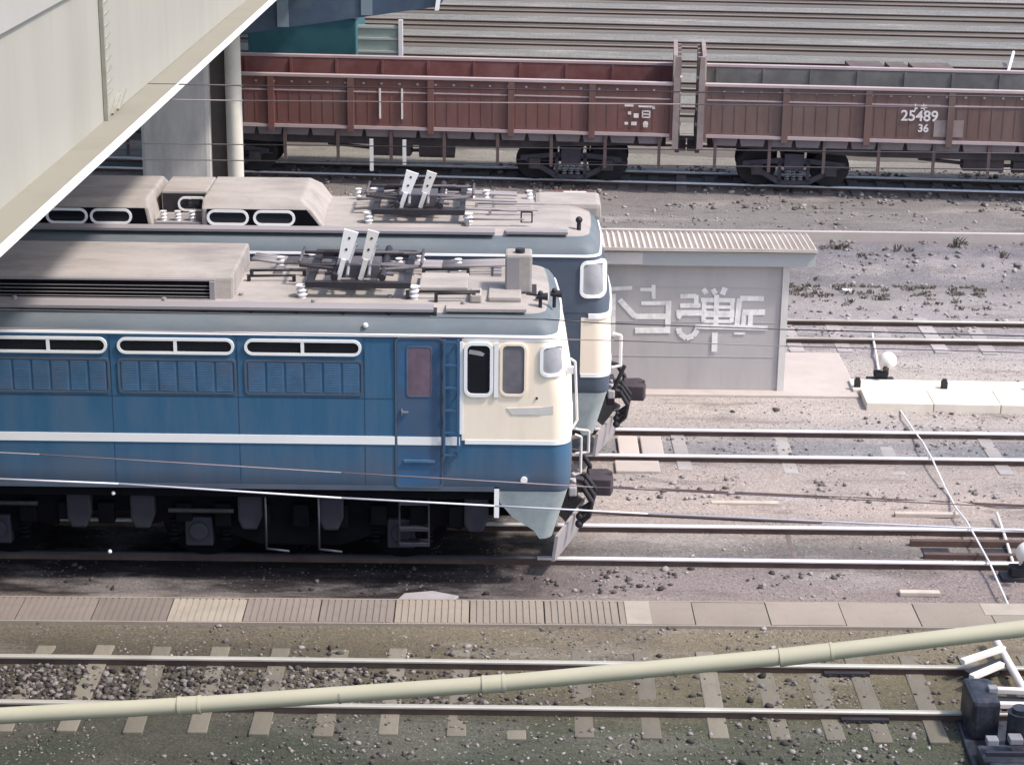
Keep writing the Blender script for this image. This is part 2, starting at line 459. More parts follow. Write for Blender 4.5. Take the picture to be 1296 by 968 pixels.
    moss = math_('MULTIPLY', rng_(noise(0.55, 5), 0.42, 0.62), rng_(sep.outputs["Y"], 18.8, 20.6, 0.7, 0.0))
    col = mix(moss, col, (.050, .066, .046))
    dust = math_('MULTIPLY', math_('MULTIPLY', rng_(noise(0.8, 6, (0.35, 1, 1)), 0.5, 0.66), 0.45), rng_(sep.outputs['Y'], 19.5, 24, .25, 1))
    col = mix(dust, col, (.43, .39, .37))
    dark = math_('MULTIPLY', rng_(noise(1.6, 8, (0.3, 1.3, 1), 0.75), 0.50, 0.66), 0.5)
    col = mix(dark, col, (.105, .090, .085))
    # grit
    grit = rng_(noise(30, 8, (1, 1, 1), 0.9), 0.34, 0.66, 0.50, 1.48)
    cmb = N.new("ShaderNodeCombineColor")
    for i in range(3): K.new(grit, cmb.inputs[i])
    col = mix(1.0, col, cmb.outputs[0], 'MULTIPLY')
    vor = N.new("ShaderNodeTexVoronoi")
    vor.inputs["Scale"].default_value = 14
    K.new(tc.outputs["Object"], vor.inputs["Vector"])
    peb = math_('MULTIPLY', rng_(vor.outputs["Distance"], 0.12, 0.26, 1, 0), rng_(noise(1.1, 4), 0.46, 0.62, 0, 0.55))
    hs = N.new("ShaderNodeHueSaturation")
    hs.inputs["Saturation"].default_value = 0.0
    K.new(vor.outputs["Color"], hs.inputs["Color"])
    col = mix(peb, col, mix(0.55, hs.outputs[0], (.22, .20, .185)))
    K.new(col, b.inputs["Base Color"])
    hsum = math_('ADD', math_('MULTIPLY', noise(9, 8, (1, 1, 1), 0.7), 1.0), math_('MULTIPLY', noise(40, 6, (1, 1, 1), 0.85), 1.1))
    bp = N.new("ShaderNodeBump")
    bp.inputs["Strength"].default_value = 0.65
    bp.inputs["Distance"].default_value = 0.06
    K.new(hsum, bp.inputs["Height"])
    K.new(bp.outputs[0], b.inputs["Normal"])
    return m


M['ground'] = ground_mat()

# ------------------------------------------------------------------ ground sheet
E_ANG = -0.07                                        # far tracks run at a slight angle


def e_line(X): return 47.03 - 0.07 * (X - 0.9)


_tab = rng.random((256, 256))


def vnoise(x, y):
    xi, yi = np.floor(x).astype(int), np.floor(y).astype(int)
    fx, fy = x - xi, y - yi
    fx, fy = fx * fx * (3 - 2 * fx), fy * fy * (3 - 2 * fy)
    g = lambda a, b: _tab[a % 256, b % 256]
    return (g(xi, yi) * (1 - fx) * (1 - fy) + g(xi + 1, yi) * fx * (1 - fy) + g(xi, yi + 1) * (1 - fx) * fy + g(xi + 1, yi + 1) * fx * fy)


def fbm(x, y, o=4):
    s, a, t = 0, 1, 0
    for k in range(o):
        s = s + a * vnoise(x * 2 ** k + 17 * k, y * 2 ** k + 31 * k)
        t += a
        a *= 0.5
    return s / t - 0.5


def smooth(v, a, b):
    t = np.clip((v - a) / (b - a), 0, 1)
    return t * t * (3 - 2 * t)


TRK = [(20.62, 1.12), (24.77, 1.13), (28.62, 1.13), (34.6, 1.11)]


def gh(x, y):
    x, y = np.asarray(x, float), np.asarray(y, float)
    h = 0.05 * fbm(x * 0.6, y * 0.9) + 0.05 * fbm(x * 2.2 + 5, y * 2.6)
    near = np.zeros_like(y)
    for yc, g in TRK:
        near = np.maximum(near, 1 - smooth(np.abs(y - yc), 0.75, 1.5))
    ey = 47.03 - 0.07 * (x - 0.9)
    near = np.maximum(near, 1 - smooth(np.abs(y - ey), 1.1, 2.0))
    near = np.maximum(near, smooth(y, 49.5, 52))
    near = np.maximum(near, (1 - smooth(np.abs(y - 22.66), 0.4, 0.7)))
    near = np.maximum(near, smooth(y, 30.2, 30.6) * (1 - smooth(y, 33.0, 33.6)) * smooth(x, 0.5, 1.0))
    h = h * (1 - 0.8 * near) + 0.05 * near
    # heaped ballast ridge and ditch between the shed track and the wagon track
    rid = smooth(y, 39.5, 40.3) * (1 - smooth(y, 40.9, 41.6))
    h = h + rid * (0.08 + 0.16 * fbm(x * 0.9, y * 1.1) + 0.08 * fbm(x * 3, y * 3))
    dit = smooth(y, 37.8, 38.7) * (1 - smooth(y, 39.2, 39.9))
    h = h - dit * 0.22
    # rubble hump between second and third track
    rub = smooth(y, 26.2, 26.7) * (1 - smooth(y, 27.3, 27.7))
    h = h + rub * (0.12 * fbm(x * 1.5, y * 2) + 0.05)
    return h


def ground():
    xs = np.concatenate([[-400, -120, -50, -30], np.arange(-20, -9, 1.0), np.arange(-9, 13, 0.11), np.arange(13, 22, 1.0), [30, 50, 120, 400]])
    ys = np.concatenate([[-200, -50, -10, 0, 6, 10, 13], np.arange(15, 46, 0.11), np.arange(46, 100, 1.0), [110, 140, 200, 350, 800]])
    X, Y = np.meshgrid(xs, ys)
    Z = gh(X, Y)
    me = bpy.data.meshes.new("ground")
    nx, ny = len(xs), len(ys)
    v = np.stack([X, Y, Z], -1).reshape(-1, 3)
    i = np.arange(nx * ny).reshape(ny, nx)
    f = np.stack([i[:-1, :-1], i[:-1, 1:], i[1:, 1:], i[1:, :-1]], -1).reshape(-1, 4)
    me.from_pydata(v.tolist(), [], f.tolist())
    me.polygons.foreach_set("use_smooth", [True] * len(f))
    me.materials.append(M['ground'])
    o = bpy.data.objects.new("ground", me)
    COL.objects.link(o)
    L(o, kind="structure")


ground()


# ------------------------------------------------------------------ tracks
def rail_mesh(x0, x1, z0=0.0, top=0.16):
    side = MB()
    h = top - z0
    prof = [(-.062, 0), (.062, 0), (.062, .018), (.012, .035), (.012, h - .042), (-.012, h - .042), (-.012, .035), (-.062, .018)]
    side.prism([(a, b + z0) for a, b in prof], 'x', x0, x1)
    top_ = MB().prism([(-.014, top - .043), (.014, top - .043), (.036, top - .030), (.036, top - .012), (.022, top), (-.022, top), (-.036, top - .012), (-.036, top - .030)], 'x', x0, x1)
    return side, top_


def make_track(label, yc, gauge, rotz=0.0, x0=-30, x1=30, xc=0.0, sleepers=None, smat='sleeper', s_len=2.1, s_w=0.21, sz=0.02, bed=False, head='rail_top'):
    t = thing('railway_track', label, 'track', (xc, yc, 0), rotz, 'railway tracks of the yard')
    for sgn in (-1, 1):
        s, tp = rail_mesh(x0, x1)
        r = s.build('rail', M['rail_side'], t)
        r.location = (0, sgn * gauge / 2, 0)
        h = tp.build('railhead', M[head], r)
    if bed:
        MB().prism([(-1.5, -0.03), (1.5, -0.03), (1.15, 0.075), (-1.15, 0.075)], 'x', x0, x1).build('ballast_bed', M['bed'], t)
    if sleepers is not None:
        proto = None
        for sx in sleepers:
            if proto is None:
                proto = MB().box(-s_w / 2, s_w / 2, -s_len / 2, s_len / 2, sz - 0.07, sz + .06).build('sleeper', M[smat], t, bevel=0.012)
                o = proto
            else:
                o = proto.copy()
                COL.objects.link(o)
                o.parent = t
            o.location = (sx, random.uniform(-.04, .04), random.uniform(-.014, .006) - (.006 if yc < 21 and -.8 < sx < 3.2 else 0))
            o.rotation_euler = (0, 0, random.uniform(-.015, .015))
    return t


trA = make_track('nearest rusty track with pale worn sleepers under the cream pipe', 20.62, 1.12, head='rail_dull', sleepers=[-7.4 + .68 * k for k in range(10)] + [-.55, .1, .82, 1.54, 2.26, 2.9, 3.48, 3.98, 4.6, 5.3, 6.0, 6.7, 7.4], sz=0.004)
trB = make_track('track half buried in dark dirt under the front locomotive', 24.77, 1.13, sleepers=[3.68], smat='sleeper_dark', sz=0.004, s_len=1.06, s_w=.07)
trC = make_track('track under the second locomotive passing before the grey shed', 28.62, 1.13, sleepers=[2.5 + .77 * k for k in range(10)], smat='sleeper_dusty', sz=-0.003, s_len=1.9)
trD = make_track('track running behind the grey shed with pale sleeper ends', 34.6, 1.11, head='rail_dull', sleepers=[3.2 + .83 * k for k in range(9)], smat='sleeper_conc', sz=0.002, s_w=.26)
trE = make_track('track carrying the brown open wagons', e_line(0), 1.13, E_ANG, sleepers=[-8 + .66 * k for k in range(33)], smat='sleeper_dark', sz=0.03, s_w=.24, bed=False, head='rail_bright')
for yy_, lab in ((51.6, 'first empty track behind the brown wagons'), (55.6, 'second empty track behind the brown wagons'),
                 (59.6, 'third empty track behind the wagons, beyond the pale fence'), (63.6, 'fourth empty track, its rails just above the wagon rims'),
                 (67.4, 'empty track level with the raised wagon end boards'), (71.2, 'empty track just above the wagon end boards'),
                 (75.0, 'second farthest empty track at the top edge'), (78.8, 'farthest empty track along the top edge')):
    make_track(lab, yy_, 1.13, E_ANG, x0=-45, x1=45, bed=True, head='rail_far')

# fishplated rail joints on the near track and blades on the second
for jx, jy in ((3.83, 21.18), (3.86, 20.06)):
    b = MB()
    b.box(jx - .26, jx + .26, jy - .10, jy - .035, .03, .10).box(jx - .26, jx + .26, jy + .035, jy + .08, .03, .10)
    b.box(jx - .12, jx + .12, jy - .17, jy - .10, .0, .05)
    for k in range(4): b.cyl((jx - .2 + k * .13, jy - .12, .07), (jx - .2 + k * .13, jy - .10, .07), .018, 8)
    o = b.build('rail_joint', M['dark_metal'], trA, bevel=.006)
    o.matrix_parent_inverse = Matrix.Translation((0, -20.62, 0))
b = MB()
b.box(5.25, 7.6, 24.95, 25.03, .02, .13).box(5.35, 7.6, 24.52, 24.60, .02, .12)
o = b.build('point_blade', M['rail_side'], trB)
o.matrix_parent_inverse = Matrix.Translation((0, -24.77, 0))
for px_ in (5.55, 6.35):
    o = MB().box(px_ - .18, px_ + .18, 24.62, 24.90, .0, .06).build('slide_plate', M['dark_metal'], trB, bevel=.01)
    o.matrix_parent_inverse = Matrix.Translation((0, -24.77, 0))

# ------------------------------------------------------------------ flyover girder (upper left, crossing above the tracks)
GS = math.atan(0.031)                                # runs almost straight away from the viewer
fly = thing('flyover', 'cream steel flyover girder passing over the tracks at the upper left', 'bridge', (-5.225, 0, 0), -GS)
GY0, GY1 = 9.0, 80.0
MB().box(-.03, 0, GY0, GY1, 6.05, 7.60).build('girder_web', M['girder'], fly)
MB().box(-.5, .36, GY0, GY1, 5.985, 6.05).build('bottom_flange', M['flange'], fly)
MB().box(.36, .375, GY0, GY1, 5.97, 6.062).build('flange_edge', M['white'], fly)  # lit edge of the flange painted as a white line
MB().box(-.5, .05, GY0, GY1, 7.60, 9.3).build('fascia', M['fascia'], fly)
MB().box(-11.0, -.51, GY0, GY1, 7.8, 8.3).build('deck', M['pier'], fly)
for xo in (-3.8, -7.2, -10.5):
    MB().box(xo - .02, xo + .02, GY0, GY1, 6.05, 7.8).box(xo - .35, xo + .35, GY0, GY1, 5.985, 6.05).build('inner_girder', M['cap'], fly)
sp = MB()
sp.box(0, .006, 22.45, 31.5, 6.06, 7.595)
sp.build('splice_plate', M['girder'], fly)
st = MB()
st.box(.006, .05, 22.40, 22.45, 6.05, 7.60)
stf = st.build('stiffener', M['weld'], fly)
for k in range(13):
    r = MB()
    z = 6.30 + k * .125
    r.cyl((.012, 22.45, z), (.012, 22.81, z + .035), .014, 6)
    r.build('rung', M['weld'], stf)
gu = MB()
for k in range(3): gu.bar((.02, 22.47 + k * .28, 6.06), (.02, 22.85 + k * .30, 6.22), .03, .03)
gu.build('gusset', M['weld'], fly)

# pier with drain pipe and cantilever cap
pier = thing('bridge_pier', 'grey concrete flyover pier with pale drain pipe and dark blue cap', 'bridge pier', (-6.6, 41.5, 0))
p = MB().box(-.95, .45, -.6, .6, -.1, 4.3)
p.build('pier_wall', M['pier'], pier, bevel=.08)
MB().box(.45, .80, -.35, .5, -.1, 4.3).build('recess_panel', M['recess'], pier)
MB().cyl((.93, -.45, -.1), (.93, -.45, 4.36), .165, 20).build('drain_pipe', M['pier_pipe'], pier)
cp = MB().prism([(-3.2, 4.3), (1.3, 4.3), (5.05, 4.86), (5.15, 4.95), (5.15, 5.9), (-3.2, 5.9)], 'y', -.9, .9)
capo = cp.build('pier_cap', M['cap'], pier)
for xr in (1.9, 3.55):
    MB().box(xr, xr + .22, -.94, -.9, 4.3 + .15 * (xr - 1.0), 5.9).build('rib', M['cap_light'], capo)
br = MB().prism([(5.0, 4.80), (5.08, 4.80), (5.26, 5.9), (5.14, 5.9)], 'y', -1.0, -.90)
br.build('bracket', M['white'], capo)

# ------------------------------------------------------------------ electric locomotives
PROF = [  # z, half width, nose x (relative), corner radius
    (1.36, 1.38, 0.72, .21), (1.40, 1.40, 0.72, .21), (1.60, 1.40, 0.725, .21), (2.00, 1.40, 0.715, .21), (2.55, 1.40, 0.69, .21), (3.00, 1.395, 0.615, .21),
    (3.33, 1.385, 0.545, .21), (3.40, 1.36, 0.52, .21), (3.48, 1.28, 0.47, .21), (3.545, 1.14, 0.40, .21), (3.585, .95, 0.30, .21), (3.62, .6, 0.2, .3), (3.635, .2, 0.1, .15)]


def interp(z):
    for a, b in zip(PROF[:-1], PROF[1:]):
        if a[0] <= z <= b[0]:
            t = (z - a[0]) / (b[0] - a[0])
            return tuple(a[i] + (b[i] - a[i]) * t for i in range(4))
    return PROF[-1] if z > PROF[-1][0] else PROF[0]


def half_path(z, xback, off=0.0, n=8):
    """plan outline from near side at xback round the nose to the far side at xback"""
    _, w, f, r = interp(z)
    w, f, r = w + off, f + off, r + off
    pts = [(xback, -w), (max(xback, f - r - .03), -w)]
    for i in range(n + 1):
        a = -math.pi / 2 + (math.pi / 2) * i / n
        pts.append((f - r + r * math.cos(a), -(w - r) + r * math.sin(a)))
    # gently bowed front
    for q in (-.5, 0, .5):
        pts.append((f + .05 * (1 - q * q) * 1.0, q * (w - r)))
    for i in range(n + 1):
        a = (math.pi / 2) * i / n
        pts.append((f - r + r * math.cos(a), (w - r) + r * math.sin(a)))
    pts += [(max(xback, f - r - .03), w), (xback, w)]
    return pts


def band(zs, xback, off):
    m = MB()
    rows = [[(x, y, z) for x, y in half_path(z, xback, off)] for z in zs]
    n = len(rows[0])
    vs = [p_ for r in rows for p_ in r]
    fs = []
    for j in range(len(rows) - 1):
        for i in range(n - 1):
            fs.append((j * n + i, j * n + i + 1, (j + 1) * n + i + 1, (j + 1) * n + i))
    return m, vs, fs, n, len(rows)


def shell(name, zs, xback, off, material, parent, label=None, smooth_=True, cap=False, th=0.0):
    m, vs, fs, n, k = band(zs, xback, off)
    n_outer = len(fs)
    if th > 0:                                     # give the band its own thickness
        _, vi, _, _, _ = band(zs, xback, off - th)
        N0 = len(vs)
        vs = vs + vi
        fs = fs + [tuple(q + N0 for q in f[::-1]) for f in fs]
        for i in range(n - 1):
            fs.append((i, i + 1, N0 + i + 1, N0 + i))
            a = (k - 1) * n + i
            fs.append((a, a + 1, N0 + a + 1, N0 + a))
        for j in range(k - 1):
            fs.append((j * n, (j + 1) * n, N0 + (j + 1) * n, N0 + j * n))
            a = j * n + n - 1
            fs.append((a, a + n, N0 + a + n, N0 + a))
    elif cap:
        fs.append(tuple((k - 1) * n + i for i in range(n)))
        fs.append(tuple(range(n))[::-1])
        for j in range(k - 1): fs.append((j * n, (j + 1) * n, (j + 1) * n + n - 1, j * n + n - 1))
    m.add(vs, fs, smooth_)
    for q in range(n_outer, len(fs)): m.sm[q] = False
    return m.build(name, material, parent, label=label)


def window(name, x0, x1, z0, z1, r, glassm, parent, y=-1.40, fw=.035, mull=None, framem='white', proud=.018, glass_off=.004):
    yb = y
    f = MB().frame(rrect(x0 - fw, x1 + fw, z0 - fw, z1 + fw, r + fw), rrect(x0, x1, z0, z1, r), yb - proud, yb + .02)
    if mull:
        for xm in mull: f.box(xm - .02, xm + .02, yb - proud + .002, yb + .01, z0, z1)
    fo = f.build(name, M[framem], parent)
    g = MB()
    pts = rrect(x0 - .005, x1 + .005, z0 - .005, z1 + .005, r)
    g.prism(pts, 'y', yb - glass_off, yb + .015)
    g.build('pane', glassm, fo)
    return fo


def insulator(parent, x, y, z, h=.16, r=.05):
    m = MB()
    for k in range(3):
        z0 = z + k * h / 3
        m.cyl((x, y, z0), (x, y, z0 + h / 6), r, 12, r * .6)
        m.cyl((x, y, z0 + h / 6), (x, y, z0 + h / 3), r * .6, 12, r)
    return m.build('insulator', M['insul'], parent)


def pantograph(parent, x0, x1, zb, hh):
    """folded pantograph: insulators, base frame, tubes, contact strips and two tall pale arms"""
    root = MB()
    for yy_ in (-.75, .75): root.box(x0, x1, yy_ - .05, yy_ + .05, zb + .14, zb + .21)
    for xx in (x0 + .05, (x0 + x1) / 2, x1 - .05): root.box(xx - .04, xx + .04, -.7, .7, zb + .145, zb + .2)
    for xx in (x0 + .35, x1 - .35): root.cyl((xx, -.72, zb + .25), (xx, .72, zb + .25), .045, 10)
    fr = root.build('pantograph', M['dark_metal'], parent)
    for xx in (x0 - .04, x1 + .04):
        for yy_ in (-.75, .75): insulator(fr, xx, yy_, zb - .01, .17, .075)
    t = MB()
    xm = (x0 + x1) / 2
    for s in (-1, 1):
        t.tube([(xm - .42, s * .55, zb + .25), (xm + .75, s * .32, zb + .29), (xm - .5, s * .28, zb + .31)], .022, 6)
        t.tube([(xm + .42, s * .55, zb + .25), (xm - .75, s * .32, zb + .29), (xm + .5, s * .28, zb + .31)], .022, 6)
    t.cyl((xm - .75, -.35, zb + .34), (xm - .75, .35, zb + .34), .02, 6).cyl((xm + .75, -.35, zb + .33), (xm + .75, .35, zb + .33), .02, 6)
    t.box(xm - .28, xm + .25, -.55, -.1, zb + .2, zb + .36)
    t.build('folded_tubes', M['panto_grey'], fr)
    c = MB()
    for dx in (-.13, .13): c.tube([(xm + dx, -.75, zb + .28), (xm + dx, -.5, zb + .35), (xm + dx, .5, zb + .35), (xm + dx, .75, zb + .28)], .022, 6)
    c.build('contact_strip', M['grey_metal'], fr)
    for k, (dx, w, wm) in enumerate(((-.16, .145, 'insul'), (.11, .115, 'shed_trim'))):
        a = MB()
        p0 = Vector((xm + dx - .09, -.62, zb + .20))
        p1 = Vector((xm + dx - .02, -.62, zb + .20 + hh * .42))
        p2 = Vector((xm + dx + .075, -.60, zb + .20 + hh))
        a.bar(p0, p1, .06, .035, (0, 1, 0))
        d = (p2 - p1)
        nrm = Vector((d.z, 0, -d.x)).normalized()
        q = [p1 - nrm * w * .45, p1 + nrm * w * .45, p2 + nrm * w * .62, p2 - nrm * w * .62]
        qb = [v_ + Vector((0, .035, 0)) for v_ in q]
        a.add(q + qb, [(0, 1, 2, 3), (7, 6, 5, 4), (0, 4, 5, 1), (1, 5, 6, 2), (2, 6, 7, 3), (3, 7, 4, 0)])
        ar = a.build('arm', M[wm], fr)
        hl = MB()
        for u in (.35, .75):
            c_ = p1 + d * u
            hl.cyl(c_ + Vector((0, -.006, 0)), c_ + Vector((0, .0, 0)), .016, 8)
        hl.build('bolt', M['dark_metal'], ar)
    return fr


def wheelset_bogie(parent, xc, wb, r, front=False):
    """simple loco bogie: frame, axle boxes, springs, wheels"""
    f = MB()
    x0, x1 = xc - wb / 2 - .75, xc + wb / 2 + .75
    f.prism([(x0, .74), (x0 + .3, .80), (xc - wb / 2 - .35, .66), (xc - wb / 2 + .35, .66), (xc - .5, .52), (xc + .5, .52), (xc + wb / 2 - .35, .66), (xc + wb / 2 + .35, .66), (x1 - .3, .80), (x1, .74), (x1, .98), (x0, .98)], 'y', -1.13, -1.03)
    f.prism([(x0, .74), (xc - .5, .52), (xc + .5, .52), (x1, .74), (x1, .98), (x0, .98)], 'y', 1.03, 1.13)
    f.box(xc - .4, xc + .4, -1.05, 1.05, .6, .95)
    fo = f.build('bogie', M['black'], parent, bevel=.015)
    for s in (-1, 1):
        wx = xc + s * wb / 2
        w = MB()
        for ys in (-1, 1):
            w.cyl((wx, ys * .53, .16 + r), (wx, ys * .62, .16 + r), r, 32)
            w.cyl((wx, ys * .49, .16 + r), (wx, ys * .53, .16 + r), r + .03, 32)
            w.cyl((wx, ys * .62, .16 + r), (wx, ys * .66, .16 + r), r * .3, 16)
        w.cyl((wx, -.6, .16 + r), (wx, .6, .16 + r), .09, 12)
        w.build('wheelset', M['black'], fo)
        a = MB().box(wx - .17, wx + .17, -1.2, -1.02, .52, .90).cyl((wx, -1.24, .72), (wx, -1.2, .72), .12, 14)
        a.build('axle_box', M['box_grey'], fo, bevel=.03)
        for xs in (wx - .32, wx + .32):
            sp_ = MB()
            for k in range(5): sp_.cyl((xs, -1.09, .58 + k * .06), (xs, -1.09, .61 + k * .06), .075, 12)
            sp_.build('spring', M['black'], fo)
    return fo


def coupler(parent, nx):
    """automatic coupler, hoses and plough under the nose"""
    c = MB()
    c.box(nx - .15, nx + .30, -.11, .11, .86, 1.06)
    c.prism([(nx + .28, -.20), (nx + .56, -.22), (nx + .60, -.06), (nx + .46, .02), (nx + .60, .10), (nx + .52, .22), (nx + .28, .20)], 'z', .86, 1.08)
    c.box(nx + .02, nx + .14, -.20, .20, .78, 1.14)
    co = c.build('coupler', M['rust_dark'], parent, bevel=.015)
    for yy_, d in ((-.75, .30), (-.5, .33), (.55, .32), (-.28, .36)):
        pts = [Vector((nx + .02, yy_, 1.22)), Vector((nx + d * .6, yy_, 1.18)), Vector((nx + d, yy_ + .02, .98)), Vector((nx + d * .9, yy_ + .05, .78)), Vector((nx + d * .5, yy_ + .08, .66))]
        MB().tube(pts, .032, 8).ball(pts[-1], .055, 10, 6).ball(pts[0], .06, 10, 6).build('hose', M['dark_metal'], parent)
    v = MB()
    for yy_, z in ((-.62, 1.18), (-.34, 1.16), (-.9, 1.2)):
        v.box(nx, nx + .10, yy_ - .07, yy_ + .07, z - .06, z + .06)
    v.build('hose_valve', M['plough'], parent, bevel=.02)
    pl = MB()
    # pointed snow plough built of two raked plates with thickness
    for s in (-1, 1):
        a = [Vector((nx - .16, s * .95, .26)), Vector((nx + .16, s * .02, .28)), Vector((nx + .24, s * .02, .72)), Vector((nx - .12, s * 1.0, .62))]
        bk = [q + Vector((-.04, 0, 0)) for q in a]
        pl.add(a + bk, [(0, 1, 2, 3), (7, 6, 5, 4), (0, 4, 5, 1), (1, 5, 6, 2), (2, 6, 7, 3), (3, 7, 4, 0)])
    pl.build('snow_plough', M['plough'], parent)
    return co


M['rust_dark'] = mat('coupler_rust', (0.045, 0.034, 0.04), 0.7, 0.3, 6, dirt=(0.08, 0.055, 0.055), dirt_amt=0.5)


M['rail_shade'] = mat('rail_shade', (0.05, 0.045, 0.055), 0.5, 0.3, 2, metal=0.2, dirt=(0.16, 0.15, 0.18), dirt_amt=0.7, dscale=.9, stretch=(.3, 1, 1))


def loco_base(label, y, nx):
    t = thing('electric_locomotive', label, 'locomotive', (nx - .72, y, 0), 0, 'electric locomotives parked side by side')
    LEN = -15.4
    bm_ = M['blue'] if nx < 1 else M['blue_dark']
    shell('body', [q[0] for q in PROF[:7]], LEN, 0, bm_, t, cap=True)
    shell('roof_shoulder', [q[0] for q in PROF[6:10]], LEN, .003, M['roof_edge'], t, cap=False)
    shell('roof_shell', [q[0] for q in PROF[9:]], LEN, .004, M['roof'], t, cap=True)
    # dusty flat middle of the roof
    rp = MB().prism([(-1.02, 3.570), (-.95, 3.592), (-.6, 3.626), (0, 3.642), (.6, 3.626), (.95, 3.592), (1.02, 3.57), (0.9, 3.5), (-.9, 3.5)], 'x', LEN + .3, .16)
    rp.build('roof_top', M['roof'], t)
    shell('gutter', [3.315, 3.345], LEN, .022, M['white'], t, th=.03)
    # black underframe and equipment
    u = MB().box(LEN, .25, -1.15, 1.15, .95, 1.355)
    u.box(LEN, -.2, -1.36, -1.28, 1.24, 1.358).box(LEN, -.2, 1.28, 1.36, 1.24, 1.358)
    u.build('underframe', M['black'], t)
    for xc in (-2.6, -7.6, -12.6): wheelset_bogie(t, xc, 2.5, .55)
    coupler(t, .72)
    return t, LEN


def skirt_part(t):
    """lower apron of the nose, cut away in a slant towards the rear"""
    m = MB()
    rows = []
    n = 0
    zs = [1.362, 1.2, 1.0, .82, .70]
    for z in zs:
        xb = -.14 + (1.30 - z) * .10 if z > 1.1 else -.12 + (1.1 - z) * 1.45
        inset = (1.36 - z) * .16
        w, f, r = 1.385 - inset, .70 - inset * 1.7, .16
        pts = [(min(xb, f - r), -w, z)]
        for i in range(9):
            a = -math.pi / 2 + (math.pi / 2) * i / 8
            pts.append((f - r + r * math.cos(a), -(w - r) + r * math.sin(a), z))
        fr = len(pts)
        for i in range(9):
            a = (math.pi / 2) * i / 8
            pts.append((f - r + r * math.cos(a), (w - r) + r * math.sin(a), z))
        pts.append((min(xb, f - r), w, z))
        rows.append(pts)
        n = len(pts)
    # the middle of the front is open for the coupler below 1.25 m
    vs, fs = [p_ for r in rows for p_ in r], []
    N0 = len(vs)
    vs += [(x - .03 if abs(y) < 1.0 else x, y * .975, z) for x, y, z in vs]
    for j in range(len(rows) - 1):
        for i in range(n - 1):
            if j >= 1 and i == n // 2 - 1: continue
            q = (j * n + i, j * n + i + 1, (j + 1) * n + i + 1, (j + 1) * n + i)
            fs.append(q)
            fs.append(tuple(N0 + k for k in q[::-1]))
    for j in range(len(rows) - 1):
        for i in (0, n - 1): fs.append((j * n + i, (j + 1) * n + i, N0 + (j + 1) * n + i, N0 + j * n + i))
    m.add(vs, fs, True)
    return m.build('skirt', M['skirt'], t)


# front engine's shade painted dark along the near rail (a separate film 1.5 mm proud of the head)
o = MB().prism([(-.038, .127), (.038, .127), (.038, .150), (.024, .1625), (-.024, .1625), (-.038, .150)], 'x', -16, .35).build('shaded_railhead', M['rail_shade'], trB)
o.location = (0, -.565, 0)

# ---- front locomotive (blue, cream cab, pale waist stripe)
lo1, LEN = loco_base('front blue electric locomotive with wraparound cream cab and white waist stripe', 24.77, .72)
cream = shell('cab_panel', [2.02, 2.3, 2.55, 2.8, 3.0, 3.2, 3.30], -.60, .006, M['cream'], lo1, th=.012)
# white outline round the cream panel
ol = MB()
ol.box(-.625, -.585, -1.412, -1.39, 2.10, 3.26)
ol.build('panel_border', M['white'], cream)
shell('lower_border', [1.975, 2.03], -.56, .012, M['white'], cream, th=.02)
shell('upper_border', [3.275, 3.315], -.58, .012, M['white'], cream, th=.02)
for x0, x1 in ((LEN, -1.405), (-1.375, -.845), (-.815, -.62)):
    MB().box(x0, x1, -1.409, -1.38, 1.955, 2.06).build('waist_stripe', M['white'], lo1)
MB().box(LEN, -.6, 1.38, 1.408, 1.955, 2.06).build('waist_stripe', M['white'], lo1)
skirt_part(lo1)
# sill at bottom of blue body
MB().box(LEN, -.2, -1.406, -1.37, 1.362, 1.42).build('sill', M['blue_dark'], lo1)
# machine-room lights and filters
for k in range(9):
    xr = -1.80 - k * 1.515
    window('machine_room_window', xr - 1.36, xr - .03, 3.10, 3.235, .066, M['glass_dark'], lo1, mull=[xr - .70], fw=.033)
    lm = MB()
    lm.frame(rrect(xr - 1.40, xr + .02, 2.57, 3.01, .05), rrect(xr - 1.375, xr - .005, 2.595, 2.985, .04), -1.410, -1.39)
    lo = lm.build('filter_panel', M['blue_dark'], lo1)
    lv = MB()
    x_ = xr - 1.37
    for j in range(6):
        lv.box(x_ + .012, x_ + .212, -1.4045, -1.39, 2.60, 2.98)
        for q in range(12): lv.box(x_ + .02, x_ + .20, -1.408, -1.4045, 2.612 + q * .0305, 2.627 + q * .0305)
        x_ += .2265
    lv.build('filter', M['louver'], lo)
for k in range(9):
    xs_ = -1.765 - k * 1.515
    for za, zb in ((1.43, 1.953), (2.062, 3.30)): MB().box(xs_ - .004, xs_ + .004, -1.4025, -1.395, za, zb).build('panel_seam', M['seam'], lo1)
MB().box(LEN, -1.41, -1.4025, -1.395, 2.535, 2.543).build('panel_seam', M['seam'], lo1)
# crew door with curtained glass, handle, kick plate; side ladder of rungs
dr = MB().box(-1.375, -.845, -1.404, -1.38, 1.42, 3.29).build('door', M['door_blue'], lo1)
MB().frame(rrect(-1.40, -.82, 1.40, 3.31, .06), rrect(-1.378, -.842, 1.42, 3.29, .05), -1.412, -1.39).build('door_frame', M['blue_dark'], lo1)
window('door_window', -1.25, -.97, 2.58, 3.19, .03, M['curtain'], dr, y=-1.404, fw=.012, framem='louver', proud=.008)
MB().box(-1.32, -1.24, -1.44, -1.42, 2.37, 2.39).box(-1.33, -1.31, -1.43, -1.404, 2.34, 2.41).build('handle', M['grey_metal'], dr)
MB().box(-1.30, -.92, -1.43, -1.404, 1.735, 1.765).build('step', M['louver'], dr)
ld = MB()
ld.box(-.82, -.795, -1.46, -1.435, 1.80, 3.30).box(-.655, -.63, -1.46, -1.435, 1.80, 3.30)
for k in range(6): ld.box(-.80, -.65, -1.458, -1.438, 1.83 + k * .285, 1.855 + k * .285)
